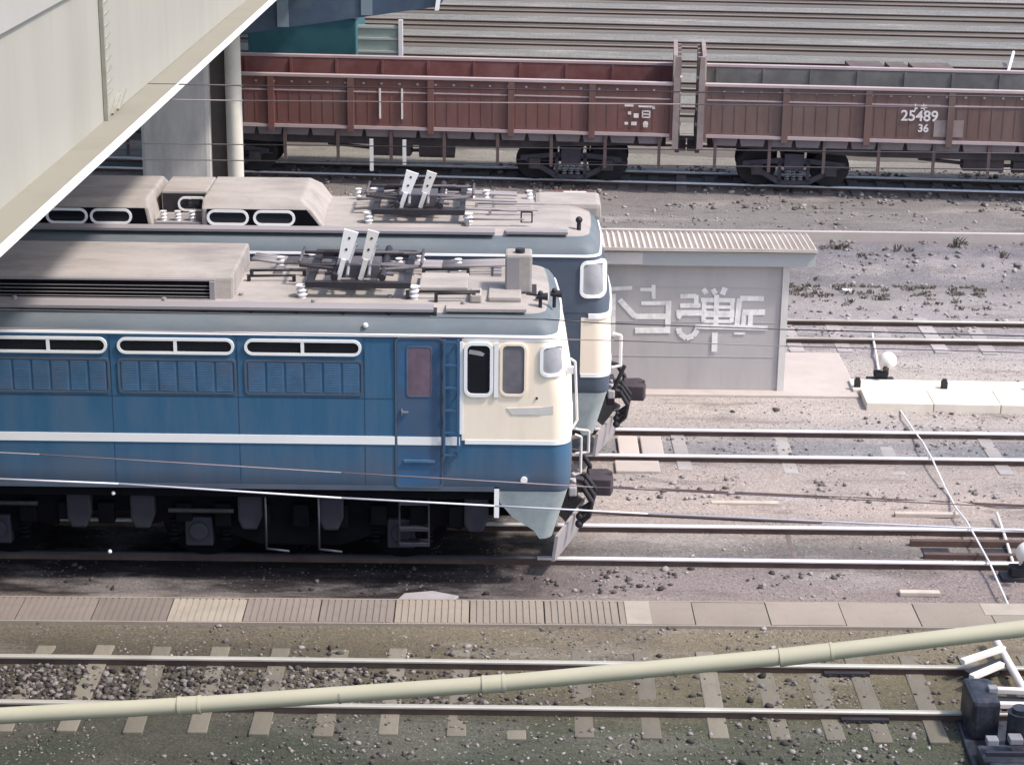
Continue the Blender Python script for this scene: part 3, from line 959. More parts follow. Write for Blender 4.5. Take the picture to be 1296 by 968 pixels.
for z in (1.85, 2.6, 3.25): ld.box(-.81, -.80, -1.44, -1.40, z, z + .02).box(-.65, -.64, -1.44, -1.40, z, z + .02)
ld.build('ladder', M['door_blue'], lo1)
# cab side windows, quarter light, number plate
window('cab_window', -.535, -.265, 2.62, 3.225, .06, M['glass_dark'], lo1, y=-1.408, fw=.04, proud=.022)
window('cab_window', -.115, .145, 2.62, 3.225, .06, M['glass_grey'], lo1, y=-1.408, fw=.03, framem='cream', proud=.016)
MB().box(-.215, -.165, -1.43, -1.405, 2.58, 3.26).build('window_post', M['white'], lo1)
# quarter light follows the curved corner
def corner_window(t, x0, x1, z0, z1, border, paneM):
    def pt(x, z, off):
        _, w, f, r = interp(z)
        xc = f - r
        if x <= xc: return (x, -(w + off), z)
        s = min(1.0, (x - xc) / r)
        yy_ = -(w - r) - math.sqrt(max(0, 1 - s * s)) * r
        n_ = Vector((s, -math.sqrt(max(0, 1 - s * s)), 0))
        return (x + n_.x * off, yy_ + n_.y * off, z)
    inn, out = rrect(x0, x1, z0, z1, .05), rrect(x0 - border, x1 + border, z0 - border, z1 + border, .05 + border)
    n = len(inn)
    f = MB()
    vs = [pt(x, z, .030) for x, z in out] + [pt(x, z, .030) for x, z in inn] + [pt(x, z, 0) for x, z in out] + [pt(x, z, 0) for x, z in inn]
    fs = []
    for i in range(n):
        j = (i + 1) % n
        fs += [(i, j, n + j, n + i), (i, 2 * n + i, 2 * n + j, j), (n + i, n + j, 3 * n + j, 3 * n + i)]
    f.add(vs, fs, False)
    fo = f.build('quarter_window', M['white'], t)
    g = MB()
    xs = [x0 + (x1 - x0) * k / 8 for k in range(9)]
    zs = [z0 + (z1 - z0) * k / 4 for k in range(5)]
    g.add([pt(x, z, .013) for z in zs for x in xs], [(j * 9 + i, j * 9 + i + 1, (j + 1) * 9 + i + 1, (j + 1) * 9 + i) for j in range(4) for i in range(8)], True)
    g.build('pane', paneM, fo)
    return fo
MB().prism([(-.52, 3.12), (-.35, 3.09), (-.33, 3.12), (-.38, 3.15), (-.51, 3.17)], 'y', -1.417, -1.412).build('pane_reflection', M['glass_mid'], lo1)  # pale sliver painting the reflection at the top of the pane
corner_window(lo1, .37, .575, 2.88, 3.20, .04, M['glass_mid'])
npl = MB().prism([(-.06, 2.44), (-.0, 2.36), (.36, 2.36), (.36, 2.455)], 'y', -1.414, -1.40)
npl.prism([(.36, 2.36), (.50, 2.37), (.50, 2.475), (.36, 2.455)], 'y', -1.409, -1.33)
npl.build('trim_plate', M['shed_trim'], lo1)
MB().cyl((.16, -1.425, 1.52), (.16, -1.40, 1.52), .042, 16).build('marker_disc', M['white'], lo1)
MB().cyl((.30, -1.42, 2.57), (.30, -1.40, 2.57), .015, 8).build('rivet', M['dark_metal'], lo1)
hr = MB()
hr.tube([(.78, -.95, 1.95), (.86, -.95, 1.92), (.86, -.95, 1.45), (.78, -.95, 1.42)], .018, 8)
hr.tube([(.80, -.75, 1.95), (.96, -.75, 1.93), (.96, -.75, 1.65), (.80, -.75, 1.63)], .018, 8)
hr.build('handrail', M['shed_trim'], lo1)
hr = MB().tube([(.70, -1.18, 3.0), (.76, -1.15, 2.95), (.80, -1.13, 2.2), (.74, -1.15, 2.1)], .016, 8)
hr.box(.66, .74, -1.22, -1.14, 2.82, 2.90)
hr.build('handrail', M['insul'], lo1)
MB().box(-.20, -.14, -1.40, -1.36, 1.02, 1.42).build('step_post', M['white'], lo1)
# grey boxes and pipes on the underframe
for bx in (-5.3, -4.52, -3.2, -2.2, -.42):
    MB().prism([(bx - .15, 1.22), (bx + .15, 1.22), (bx + .15, .95), (bx + .08, .78), (bx - .10, .78), (bx - .15, .9)], 'y', -1.30, -1.14).build('sandbox', M['box_grey'], lo1, bevel=.03)
for bx in (-3.0, -2.35):
    MB().tube([(bx, -1.34, 1.3), (bx, -1.34, .55), (bx + .28, -1.34, .52)], .014, 6).build('grab_rail', M['grab'], lo1)
stp = MB()
for z in (1.16, .82, .62): stp.box(-1.36, -1.0, -1.38, -1.2, z, z + .035)
stp.box(-1.37, -1.35, -1.34, -1.30, .6, 1.3).box(-1.01, -.99, -1.34, -1.30, .6, 1.3)
stp.build('cab_steps', M['box_grey'], lo1)
MB().tube([(-9, -1.30, 1.10), (-5.8, -1.30, 1.10)], .03, 8).build('air_pipe', M['dark_metal'], lo1)
pp = MB().tube([(-4.2, -1.28, 1.02), (-3.4, -1.28, 1.02)], .03, 8)
for k in range(14): MB().box(-7 + k * .48, -6.8 + k * .48, -1.26, -1.10, .78 + .1 * random.random(), 1.1).build('equipment_box', M['black'], lo1, bevel=.015)
pp.build('air_pipe', M['dark_metal'], lo1)
for x_, z_ in ((-4.85, 1.27), (-4.93, .50)):
    MB().ball((x_, -1.37, z_), .026, 10, 6).build('lamp_knob', M['insul'], lo1)

# roof of front locomotive
MB().box(LEN + .5, -.95, -1.23, -.98, 3.572, 3.606).build('roof_walk', M['plank'], lo1)
MB().box(-.80, .16, -1.18, -.97, 3.57, 3.606).build('roof_walk', M['roof'], lo1)
for k in range(22): MB().box(-12.5 + k * .55, -12.46 + k * .55, -1.20, -1.0, 3.45, 3.572).build('walk_bracket', M['dark_metal'], lo1)
mo = MB().prism([(-.86, 3.56), (-.81, 3.85), (-.74, 3.90), (.70, 3.90), (.76, 3.86), (.82, 3.56)], 'x', LEN + 1.5, -3.38)
mon = mo.build('roof_monitor', M['roof'], lo1, bevel=.03)
lf = MB()
lf.prism([(-.885, 3.575), (-.845, 3.82), (-.80, 3.82), (-.835, 3.575)], 'x', -9.5, -3.66)
lf.build('louver_recess', M['black'], mon)
lf = MB()
lf.prism([(-.90, 3.585), (-.90, 3.61), (-.83, 3.61), (-.83, 3.585)], 'x', -9.5, -3.60).prism([(-.862, 3.82), (-.862, 3.84), (-.80, 3.84), (-.80, 3.82)], 'x', -9.5, -3.60)
lf.box(-3.66, -3.60, -.895, -.82, 3.575, 3.82)
for q in range(4): lf.box(-9.5, -3.66, -.886 + q * .008, -.86 + q * .008, 3.63 + q * .042, 3.636 + q * .042)
lf.build('louver_frame', M['plank'], mon)
pantograph(lo1, -2.52, -1.24, 3.60, .60)
hb = MB().box(-1.15, -.55, -.62, .05, 3.60, 3.72).box(-.52, -.38, -.9, -.55, 3.60, 3.70).box(-.30, .10, -.86, -.30, 3.60, 3.665)
hb.build('roof_hatch', M['roof'], lo1, bevel=.02)
bx = MB().box(-.10, .23, -.50, -.16, 3.61, 4.10)
bo = bx.build('horn_box', M['roof'], lo1, bevel=.03)
MB().box(-.08, .07, -.513, -.503, 3.64, 4.07).build('cover', M['plank'], bo)
MB().cyl((.08, -.38, 4.09), (.08, -.38, 4.15), .06, 12).build('cap', M['dark_metal'], bo)
MB().box(-.14, .29, -.56, -.12, 3.60, 3.63).build('base', M['dark_metal'], bo)
for hx, hy in ((.33, -.93), (.50, -.80)):
    MB().cyl((hx, hy, 3.53), (hx, hy, 3.70), .022, 8).cyl((hx - .05, hy, 3.70), (hx + .09, hy, 3.70), .03, 8, .05).ball((hx, hy, 3.74), .035, 8, 6).build('whistle', M['dark_metal'], lo1)
cd = MB()
for y_, z_ in ((.45, 3.72), (.62, 3.70), (.30, 3.74), (.78, 3.68)):
    cd.tube([(-3.3, y_, z_ + .06), (-2.9, y_ + .05, z_), (-.9, y_ - .05, z_), (-.1, y_, z_ + .02)], .022, 6)
for k in range(6): cd.box(-3.0 + k * .55, -2.9 + k * .55, .2, .85, 3.6, 3.68)
cd.build('roof_conduit', M['plank'], lo1)
for k in range(4): insulator(lo1, -2.95 + k * .75, .5, 3.62, .16, .05)
cd = MB()
for q, (xa, xb, y_) in enumerate(((-1.3, -.4, -.78), (-.95, -.45, -.86), (-3.3, -2.7, -.15), (-3.3, -2.6, .12), (-1.15, -.55, .25))):
    MB().tube([(xa, y_, 3.70), (xb, y_ + .02, 3.71)], .016, 6).box(xa, xa + .04, y_ - .03, y_ + .03, 3.58, 3.71).box(xb - .04, xb, y_ - .03, y_ + .03, 3.58, 3.71).build('roof_rail', M['dark_metal'], lo1)
for k in range(8):
    MB().cyl((-6.0 + k * .9, -.97 + .25 * (k % 2), 3.58), (-6.0 + k * .9, -.97 + .25 * (k % 2), 3.64), .03, 8).build('rivet', M['plank'], lo1)
MB().ball((-1.75, -1.36, 3.44), .035, 10, 6).build('lamp_knob', M['insul'], lo1)

# ---- second locomotive (older pattern: blue face, cream lower front, oval clerestory lights)
lo2, _ = loco_base('second blue locomotive behind, with oval white-framed roof lights and small cream nose panel', 28.60, 1.36)
shell('cab_panel', [1.64, 1.9, 2.2, 2.46], .30, .006, M['cream'], lo2, th=.012)
shell('lower_border', [1.60, 1.65], .31, .012, M['white'], lo2, th=.02)
shell('upper_border', [2.45, 2.52], .40, .03, M['white'], lo2, th=.04)
shell('upper_face', [2.53, 2.8, 3.05, 3.31], -4.0, .005, M['blue_dark'], lo2, th=.01)
corner_window(lo2, .32, .575, 2.79, 3.22, .045, M['glass_mid'])
skirt_part(lo2)
hr = MB().tube([(.76, -1.10, 2.15), (.88, -1.10, 2.12), (.88, -1.10, 1.68), (.76, -1.10, 1.65)], .022, 8)
hr.build('handrail', M['insul'], lo2)
MB().cyl((.78, -.9, 1.2), (.95, -.9, 1.62), .03, 8).build('cock_lever', M['dark_metal'], lo2)
MB().box(LEN + .5, -.9, -1.23, -.99, 3.575, 3.61).build('roof_walk', M['plank'], lo2)
MB().box(-.75, .10, -1.18, -.99, 3.575, 3.61).build('roof_walk', M['plank'], lo2)
def clerestory(x0, x1, slope):
    m = MB()
    prof = [(-.98, 3.56), (-.97, 3.83), (-.82, 3.94), (.60, 3.94), (.76, 3.83), (.80, 3.56)]
    vs = [(x0, a, b) for a, b in prof] + [(x1 - (slope if b > 3.85 else (0 if b < 3.6 else slope * .55)), a, b) for a, b in prof]
    n = 6
    m.add(vs, [tuple(range(n))[::-1], tuple(range(n, 2 * n))] + [(i, (i + 1) % n, (i + 1) % n + n, i + n) for i in range(n)])
    o = m.build('roof_monitor', M['roof'], lo2, bevel=.03)
    d = MB().prism([(x0 + .08, 3.58), (x1 - .06, 3.58), (x1 - slope * .6 - .05, 3.83), (x0 + .08, 3.83)], 'y', -.985, -.95)
    d.build('dark_side', M['black'], o)
    return o
c1 = clerestory(-4.95, -3.24, .35)
for xx in (-4.84, -4.20):
    window('oval_window', xx, xx + .51, 3.64, 3.79, .074, M['glass_dark'], c1, y=-.985, fw=.035)
c2 = clerestory(-9.2, -5.62, .1)
for xx in (-8.32, -7.69, -7.06, -6.45):
    window('oval_window', xx, xx + .51, 3.64, 3.79, .074, M['glass_dark'], c2, y=-.985, fw=.035)
gp = MB().box(-5.60, -4.96, -.35, .60, 3.56, 3.935)
go = gp.build('roof_recess_box', M['roof'], lo2, bevel=.02)
MB().box(-5.58, -4.97, -.36, -.34, 3.60, 3.90).build('dark_face', M['dark_metal'], go)
window('oval_window', -5.34, -4.98, 3.68, 3.83, .07, M['glass_dark'], go, y=-.365, fw=.03)
MB().box(-5.6, -4.96, -.95, -.4, 3.60, 3.63).build('recess_floor', M['plank'], go)
for k in range(3): insulator(lo2, -5.5 + k * .2, -.82, 3.62, .14, .05)
pantograph(lo2, -2.02 - .60, -.72 - .60, 3.60, .50)
MB().box(-.34, .62, .35, 1.15, 3.40, 3.66).build('roof_hatch', M['roof'], lo2, bevel=.07)
pr = MB().box(-.95, -.36, .05, .95, 3.58, 3.66)
pr.build('vent_cover', M['roof'], lo2, bevel=.06)
MB().cyl((.26, -.9, 3.53), (.26, -.9, 3.68), .03, 8).ball((.26, -.9, 3.72), .05, 8, 6).build('whistle', M['dark_metal'], lo2)
MB().frame(rrect(-.55, -.38, 3.66, 3.82, .01), rrect(-.53, -.40, 3.67, 3.80, .01), -.86, -.84).build('roof_frame', M['dark_metal'], lo2)
cd = MB()
for y_, z_ in ((-.3, 3.70), (.2, 3.72), (.6, 3.72), (.8, 3.70)):
    cd.tube([(-2.9, y_, z_), (-2.3, y_ + .05, z_ + .03), (-.6, y_, z_)], .022, 6)
for q, (xa, xb, y_) in enumerate(((-1.3, -.5, -.85), (-1.0, -.3, -.3), (-1.2, -.2, .1))):
    cd.tube([(xa, y_, 3.70), (xb, y_, 3.71)], .016, 6).box(xa, xa + .04, y_ - .03, y_ + .03, 3.58, 3.71)
cd.build('roof_conduit', M['plank'], lo2)
for k in range(5): insulator(lo2, -2.9 + k * .62, .62, 3.62, .16, .05)


# ------------------------------------------------------------------ gondola wagons
def wagon(label, xa, length, inside, bogies, skin='wagon'):
    """xa = left end measured along the track; local x runs along the track, near side at -y"""
    xm = xa + length / 2
    t = thing('gondola_wagon', label, 'freight wagon', (xm, e_line(xm), 0), E_ANG, 'brown open gondola wagons')
    h0, h1 = 1.42, 2.56
    hl = length / 2
    for s in (-1, 1):
        y0, y1 = (s * 1.37, s * 1.31)
        w = MB().box(-hl, hl, min(y0, y1), max(y0, y1), h0, h1 - .04)
        wo = w.build('side_wall', M[skin], t)
        # pressed panel ribs and stanchions
        npan = 7
        for k in range(npan + 1):
            xx = -hl + .06 + (length - .12) * k / npan
            big = True
            wd = .07 if big else .05
            ya, yb = (s * 1.43, s * 1.37) if big else (s * 1.405, s * 1.37)
            MB().box(xx - wd, xx + wd, min(ya, yb), max(ya, yb), h0 - (.0 if not big else .12), h1 - .05).build('stanchion', M[skin], wo)
        rb = MB()
        for k in range(npan * 7):
            xx = -hl + .12 + (length - .24) * (k + .5) / (npan * 7)
            rb.box(xx - .012, xx + .012, min(s * 1.378, s * 1.37), max(s * 1.378, s * 1.37), h0 + .1, h1 - .14)
        rb.build('panel_rib', M[skin], wo)
        ln = MB()
        for k in range(30):
            xx = -hl + .3 + (length - .6) * (k + .5) / 30
            ln.box(xx - .025, xx + .025, min(s * 1.392, s * 1.31), max(s * 1.392, s * 1.31), h1 - .17, h1 - .13)
        for z in (2.2,):
            ln.box(-hl + .1, hl - .1, min(s * 1.385, s * 1.37), max(s * 1.385, s * 1.37), z, z + .03)
        ln.build('strap', M['rim'], wo)
        MB().box(-hl, hl, min(s * 1.42, s * 1.28), max(s * 1.42, s * 1.28), h1 - .04, h1 + .03).build('rim', M['rim'], t, bevel=.012)
        MB().box(-hl, hl, min(s * 1.41, s * 1.31), max(s * 1.41, s * 1.31), h0 - .05, h0 + .02).build('sill', M['rim' if s < 0 else skin], t)
        # inner faces
        MB().box(-hl + .08, hl - .08, min(s * 1.31, s * 1.29), max(s * 1.31, s * 1.29), h0, h1 - .05).build('inner_lining', M[inside], t)
        for k in range(12):
            xx = -hl + .4 + (length - .8) * k / 11
            MB().box(xx - .03, xx + .03, min(s * 1.29, s * 1.26), max(s * 1.29, s * 1.26), h0, h1 - .06).build('inner_rib', M[inside], t)
        # hanging drop-door flaps with scalloped ends
        fl = MB()
        nfl = 20
        for k in range(nfl):
            xx = -hl + .25 + (length - .5) * (k + .5) / nfl
            hw = (length - .5) / nfl / 2
            fl.prism([(xx - hw + .02, 1.365), (xx + hw - .02, 1.365), (xx + hw - .06, 1.19), (xx - hw + .06, 1.19)], 'y', s * 1.34, s * 1.30)
        fl.build('door_flap', M['wagon_flap'], t)
        # steps and hanging posts
        for k in range(11):
            xx = -hl + .35 + (length - .7) * k / 10
            MB().box(xx - .035, xx + .035, min(s * 1.39, s * 1.35), max(s * 1.39, s * 1.35), .62, 1.38).build('hanging_post', M['wagon_post'], t)
    fl = MB().box(-hl, hl, -1.29, 1.29, 1.36, 1.44)
    fl.build('floor', M[inside], t)
    u = MB().box(-hl + .2, hl - .2, -.28, -.12, .92, 1.36).box(-hl + .2, hl - .2, .12, .28, .92, 1.36)
    u.prism([(-hl + .4, 1.36), (hl - .4, 1.36), (hl - .4, 1.14), (hl - 3.6, .98), (-hl + 3.6, .98), (-hl + .4, 1.14)], 'y', -1.15, -1.05)
    for k in range(8): u.box(-hl + .6 + k * (length - 1.2) / 7 - .06, -hl + .6 + k * (length - 1.2) / 7 + .06, -1.2, 1.2, 1.1, 1.35)
    u.build('underframe', M['wagon_frame'], t)
    # raised end boards with tapering posts
    for s in (-1, 1):
        e = MB()
        xe = s * hl
        xi = s * (hl - .09)
        e.prism([(-1.37, h0), (1.37, h0), (1.37, 2.65), (1.15, 3.16), (-1.15, 3.16), (-1.37, 2.65)], 'x', min(xe, xi), max(xe, xi))
        eo = e.build('end_board', M['wagon_end'], t)
        pmb = MB()
        for y_ in (-.9, -.3, .3, .9):
            xo = s * (hl + .09)
            pmb.box(min(xe, xo), max(xe, xo), y_ - .05, y_ + .05, h0 - .1, 3.1)
        pmb.build('end_post', M['wagon_end'], eo)
        pmb = MB()
        xo = s * (hl + .10)
        pmb.prism([(s * hl - .07, 1.1), (s * hl + .07, 1.1), (s * hl + .07, 2.6), (s * hl + .05, 3.18), (s * hl - .05, 3.18), (s * hl - .07, 2.6)], 'y', -1.46, -1.38)
        pmb.build('corner_post', M['wagon_end'], eo)
        bb = MB().box(min(s * hl, s * (hl + .10)), max(s * hl, s * (hl + .10)), -1.3, 1.3, 1.0, 1.4)
        bb.box(min(s * hl, s * (hl + .26)), max(s * hl, s * (hl + .26)), -.12, .12, .8, 1.05)
        bb.build('buffer_beam', M['wagon_frame'], t)
        ldm = MB()
        for z in (1.6, 1.95, 2.3, 2.65): ldm.box(min(s * hl, s * (hl + .12)), max(s * hl, s * (hl + .12)), -1.25, -.95, z, z + .03)
        ldm.build('ladder_rung', M['rim'], t)
    # truss bogies
    for xb in bogies:
        xc = xb - xm
        f = MB()
        for ys in (-1, 1):
            ya, yb = ys * .98, ys * .90
            y0, y1 = min(ya, yb), max(ya, yb)
            f.prism([(xc - 1.15, .66), (xc - 1.15, .78), (xc - .4, .86), (xc + .4, .86), (xc + 1.15, .78), (xc + 1.15, .66), (xc + .5, .74), (xc - .5, .74)], 'y', y0, y1)
            f.prism([(xc - 1.05, .66), (xc - .95, .72), (xc - .28, .36), (xc + .28, .36), (xc + .95, .72), (xc + 1.05, .66), (xc + .36, .27), (xc - .36, .27)], 'y', y0, y1)
            f.box(xc - .36, xc - .28, y0, y1, .3, .84).box(xc + .28, xc + .36, y0, y1, .3, .84)
            f.box(xc - 1.24, xc + 1.24, y0 + .02, y1 - .02, .655, .675)
        f.box(xc - .22, xc + .22, -1.05, 1.05, .62, .98)
        bo_ = f.build('bogie', M['wagon_bogie'], t)
        for ys in (-1, 1):
            sp_ = MB()
            for dx in (-.15, 0, .15):
                for k in range(4): sp_.cyl((xc + dx, ys * .95, .38 + k * .06), (xc + dx, ys * .95, .41 + k * .06), .06, 10)
            sp_.build('spring', M['grey_metal'], bo_)
        for s in (-1, 1):
            wx = xc + s * .83
            w = MB()
            for ys in (-1, 1):
                w.cyl((wx, ys * .53, .59), (wx, ys * .63, .59), .43, 28).cyl((wx, ys * .49, .59), (wx, ys * .53, .59), .455, 28)
                w.cyl((wx, ys * .63, .59), (wx, ys * .65, .59), .16, 14)
            w.cyl((wx, -.6, .59), (wx, .6, .59), .07, 10)
            w.build('wheelset', M['dark_metal'], bo_)
            for ys in (-1, 1): MB().box(wx - .13, wx + .13, min(ys * .88, ys * 1.04), max(ys * .88, ys * 1.04), .48, .72).build('axle_box', M['wagon_frame'], bo_, bevel=.02)
    # brake gear
    bg = MB().tube([(-1.5, -1.0, .95), (0, -.9, .80), (1.2, -1.0, .85)], .04, 8).box(-.5, .4, -1.05, -.55, .7, 1.0)
    bg.cyl((.6, -.9, .86), (1.4, -.9, .86), .2, 14)
    bg.build('brake_gear', M['wagon_frame'], t)
    return t


M['wagon_flap'] = mat('wagon_flap_grey', (0.20, 0.165, 0.17), 0.75, 0.25, 3, dirt=(0.10, 0.06, 0.055), dirt_amt=0.5)
M['wagon_post'] = mat('wagon_post_brown', (0.11, 0.075, 0.075), 0.75, 0.25, 3)
M['wagon_end'] = mat('wagon_end_grey_brown', (0.27, 0.215, 0.20), 0.75, 0.2, 2, dirt=(0.13, 0.07, 0.06), dirt_amt=0.5)
M['wagon_bogie'] = mat('wagon_bogie_dark', (0.05, 0.045, 0.06), 0.7, 0.3, 5, dirt=(0.11, 0.09, 0.09), dirt_amt=0.4)

wg1 = wagon('red-brown open wagon with maroon inside, left of the coupling gap', -9.12, 12.82, 'wagon_in', (-6.75, 1.36), 'wagon_red')
wg2 = wagon('brown open wagon numbered 25489 with grey inside, right of the coupling gap', 4.22, 12.82, 'wagon_in_grey', (6.37, 14.7))


def text(body, size, x, z, parent, y, material, name='lettering'):
    cu = bpy.data.curves.new(name, 'FONT')
    cu.body = body
    cu.size = size
    cu.align_x = 'CENTER'
    cu.align_y = 'CENTER'
    cu.extrude = 0.002
    cu.offset = 0.006
    cu.materials.append(material)
    o = bpy.data.objects.new(name, cu)
    COL.objects.link(o)
    o.parent = parent
    o.location = (x, y, z)
    o.rotation_euler = (math.pi / 2, 0, 0)
    dg = bpy.context.evaluated_depsgraph_get()
    me = bpy.data.meshes.new_from_object(o.evaluated_get(dg))
    q = bpy.data.objects.new(name, me)
    COL.objects.link(q)
    q.parent, q.location, q.rotation_euler = parent, o.location, o.rotation_euler
    bpy.data.objects.remove(o)
    return q


x2 = 9.02 - (4.22 + 6.41)
text('25489', .33, x2 + .02, 1.97, wg2, -1.393, M['letter'])
text('トキ', .17, x2 + .02, 2.16, wg2, -1.393, M['letter'])
text('36', .24, x2 + .12, 1.70, wg2, -1.393, M['letter'])
x1 = 2.83 - (-9.12 + 6.41)
ml = MB()
for xa, xb, za, zb in ((-.28, -.08, 2.03, 2.10), (.03, .40, 2.02, 2.06), (.34, .40, 1.99, 2.06), (-.2, -.13, 1.85, 1.92), (-.07, .04, 1.78, 1.88), (.11, .30, 1.78, 1.95),
                       (-.27, -.19, 1.62, 1.68), (-.12, .0, 1.61, 1.69)):
    if xb - xa > .18 and zb - za > .1:
        ml.box(xa, xb, -1.394, -1.39, za, za + .03).box(xa, xb, -1.394, -1.39, zb - .03, zb).box(xa, xa + .03, -1.394, -1.39, za, zb).box(xb - .03, xb, -1.394, -1.39, za, zb).box(xa, xb, -1.394, -1.39, (za + zb) / 2 - .015, (za + zb) / 2 + .015)
    else:
        ml.box(xa, xb, -1.394, -1.39, za, zb)
ml.cyl((.20, -1.394, 1.65), (.20, -1.39, 1.65), .06, 14)
ml.box(.15, .25, -1.394, -1.39, 1.57, 1.62)
o = ml.build('stencil_marks', M['letter'], wg1)
o.location = (x1, 0, 0)
for xx in (-2.95 + 2.71, -2.45 + 2.71):
    MB().box(xx - .02, xx + .02, -1.42, -1.39, 1.62, 2.32).build('chalk_line', M['letter'], wg1)
for xx, za in ((-3.15 + 2.71, .42), (-2.4 + 2.71, .58)):
    MB().box(xx - .04, xx + .04, -1.44, -1.40, za, 1.15).build('brake_lever', M['insul'], wg1)
bxm = MB().box(5.35 - 6.41 - 4.22 + 4.22 - .2, 5.35 - 6.41 + .45, -1.39, -1.385, 1.52, 1.9)
bxm.build('card_holder', M['wagon_end'], wg2)

# ------------------------------------------------------------------ grey shed with faded painted lettering
pad = MB().box(.8, 5.55, 31.05, 33.4, -.2, .09)
L(pad.build('platform_slab', M['slab'], bevel=.02), 'low pinkish concrete slab under the grey shed', 'slab')
sh = thing('shed', 'low grey lineside shed with corrugated roof and faded white lettering', 'shed', (0, 31.3, .09))
SX0, SX1 = .9, 4.33
w = MB().box(SX0, SX1, 0, .95, 0, 2.28)
w.build('wall', M['shed_wall'], sh)
jl = MB()
for z in (.55, 1.12, 1.68): jl.box(SX0, SX1 - .08, -.006, 0, z, z + .012)
jl.build('wall_seam', M['shed_board'], sh)
MB().box(SX1 - .085, SX1 + .02, -.03, .06, -.02, 2.28).build('corner_post', M['shed_trim'], sh)
MB().box(SX0 - .15, SX1 + .40, -.14, -.10, 2.08, 2.30).build('eave_board', M['shed_board'], sh)
MB().box(SX0 + .2, 2.02, -.155, -.141, 2.10, 2.29).build('pale_board', M['shed_trim'], sh)
rf = MB()
npk = 44
xs = [SX0 - .2 + (SX1 - SX0 + .62) * k / (npk * 2) for k in range(npk * 2 + 1)]
top = [(x, 2.375 + (.05 if k % 2 else 0)) for k, x in enumerate(xs)]
vs, fs = [], []
for y_, dz in ((-.2, -.03), (.98, -.06)):
    for x, z in top: vs.append((x, y_, z + dz))
for y_, dz in ((-.2, -.03), (.98, -.06)):
    for x, z in top: vs.append((x, y_, z + dz - .03))
n = len(top)
for i in range(n - 1):
    fs += [(i, i + 1, n + i + 1, n + i), (2 * n + i, 3 * n + i, 3 * n + i + 1, 2 * n + i + 1), (i, 2 * n + i, 2 * n + i + 1, i + 1), (n + i, n + i + 1, 3 * n + i + 1, 3 * n + i)]
fs += [(0, n, 3 * n, 2 * n), (n - 1, 3 * n - 1, 4 * n - 1, 2 * n - 1)]
rf.add(vs, fs)
rf.build('roof', M['shed_roof'], sh)
MB().box(SX0 - .2, SX1 + .42, -.215, -.2, 2.33, 2.38).build('roof_edge', M['shed_roof'], sh)
# strokes measured on the wall: (x0,y0,x1,y1,width) in picture steps of 1/5.89 px
PXM = 1 / (5.89 * 78.6)
def stroke(mb, x0, y0, x1_, y1_, w=26, d=0.0):
    X0, Z0 = 1.382 + x0 * PXM, 1.865 - y0 * PXM * 1.05
    X1, Z1 = 1.382 + x1_ * PXM, 1.865 - y1_ * PXM * 1.05
    mb.bar((X0, -.004 - d, Z0), (X1, -.004 - d, Z1), w * 1.18 * PXM, .005, (0, 1, 0))
glyphs = [
    [(45, 95, 230, 85, 24), (95, 130, 100, 440, 28), (140, 170, 258, 292, 34)],
    [(290, 95, 395, 95, 22), (385, 60, 390, 160, 24), (300, 195, 500, 190, 24), (255, 290, 500, 288, 34), (500, 175, 500, 390, 34), (260, 392, 520, 388, 36)],
    [(585, 140, 700, 138, 28), (700, 130, 705, 225, 28), (585, 208, 735, 205, 28), (560, 262, 760, 258, 36), (575, 300, 600, 262, 24),
     (580, 372, 592, 412, 34), (592, 412, 640, 444, 34), (640, 444, 690, 425, 34), (690, 425, 718, 382, 34)],
    [(750, 85, 775, 120, 30), (820, 85, 840, 120, 30), (910, 75, 890, 125, 34), (735, 165, 985, 165, 28), (760, 165, 762, 325, 28), (965, 165, 968, 325, 26), (760, 215, 968, 215, 20),
     (760, 265, 985, 265, 40), (760, 318, 968, 318, 22), (850, 125, 852, 350, 30), (700, 356, 1235, 362, 30), (848, 400, 850, 540, 36)],
    [(1020, 150, 1195, 150, 32), (1018, 150, 1008, 350, 32), (1045, 252, 1210, 248, 36), (1055, 252, 1055, 350, 28), (1105, 252, 1105, 350, 30), (990, 405, 1070, 405, 14)],
]
for g_ in glyphs:
    mb = MB()
    for i_, s_ in enumerate(g_): stroke(mb, *s_, d=i_ * .0011)
    mb.build('painted_character', M['shed_paint'], sh)

# ------------------------------------------------------------------ cream pipe on posts across the foreground
PY = 11.0
pipe = thing('pipe_run', 'long cream jointed pipe slanting across the foreground above the nearest track', 'pipe')
PP = [(-6.8, 4.40), (-1.892, 4.765), (-0.086, 4.929), (1.749, 5.144), (6.8, 5.88)]
for (xa, za), (xb, zb) in zip(PP[:-1], PP[1:]):
    MB().cyl((xa, PY, za), (xb, PY, zb), .050, 20).build('pipe_section', M['pipe'], pipe)
for k in (1, 2, 3):
    (xa, za), (x_, z_), (xb, zb) = PP[k - 1], PP[k], PP[k + 1]
    d = (Vector((xb, 0, zb)) - Vector((xa, 0, za))).normalized()
    c = Vector((x_, PY, z_))
    L_ = .15 if k == 3 else .06
    m = MB().cyl(c - d * L_, c + d * L_, .0545, 20)
    for e in (-1, 1): m.cyl(c + d * (L_ * e - .008), c + d * (L_ * e + .008), .0575, 20)
    m.build('coupling', M['pipe'], pipe)
for x_, z_ in ((-1.0, 4.83), (.98, 5.03)):
    MB().cyl((x_ - .008, PY, z_ + .012), (x_ + .008, PY, z_ + .014), .0515, 20).build('joint_ring', M['flange'], pipe)
for x_, z_ in ((-6.7, 4.41), (6.7, 5.87)):
    MB().cyl((x_, PY + .02, -.1), (x_, PY + .02, z_ + .2), .08, 14).build('post', M['grey_metal'], pipe)

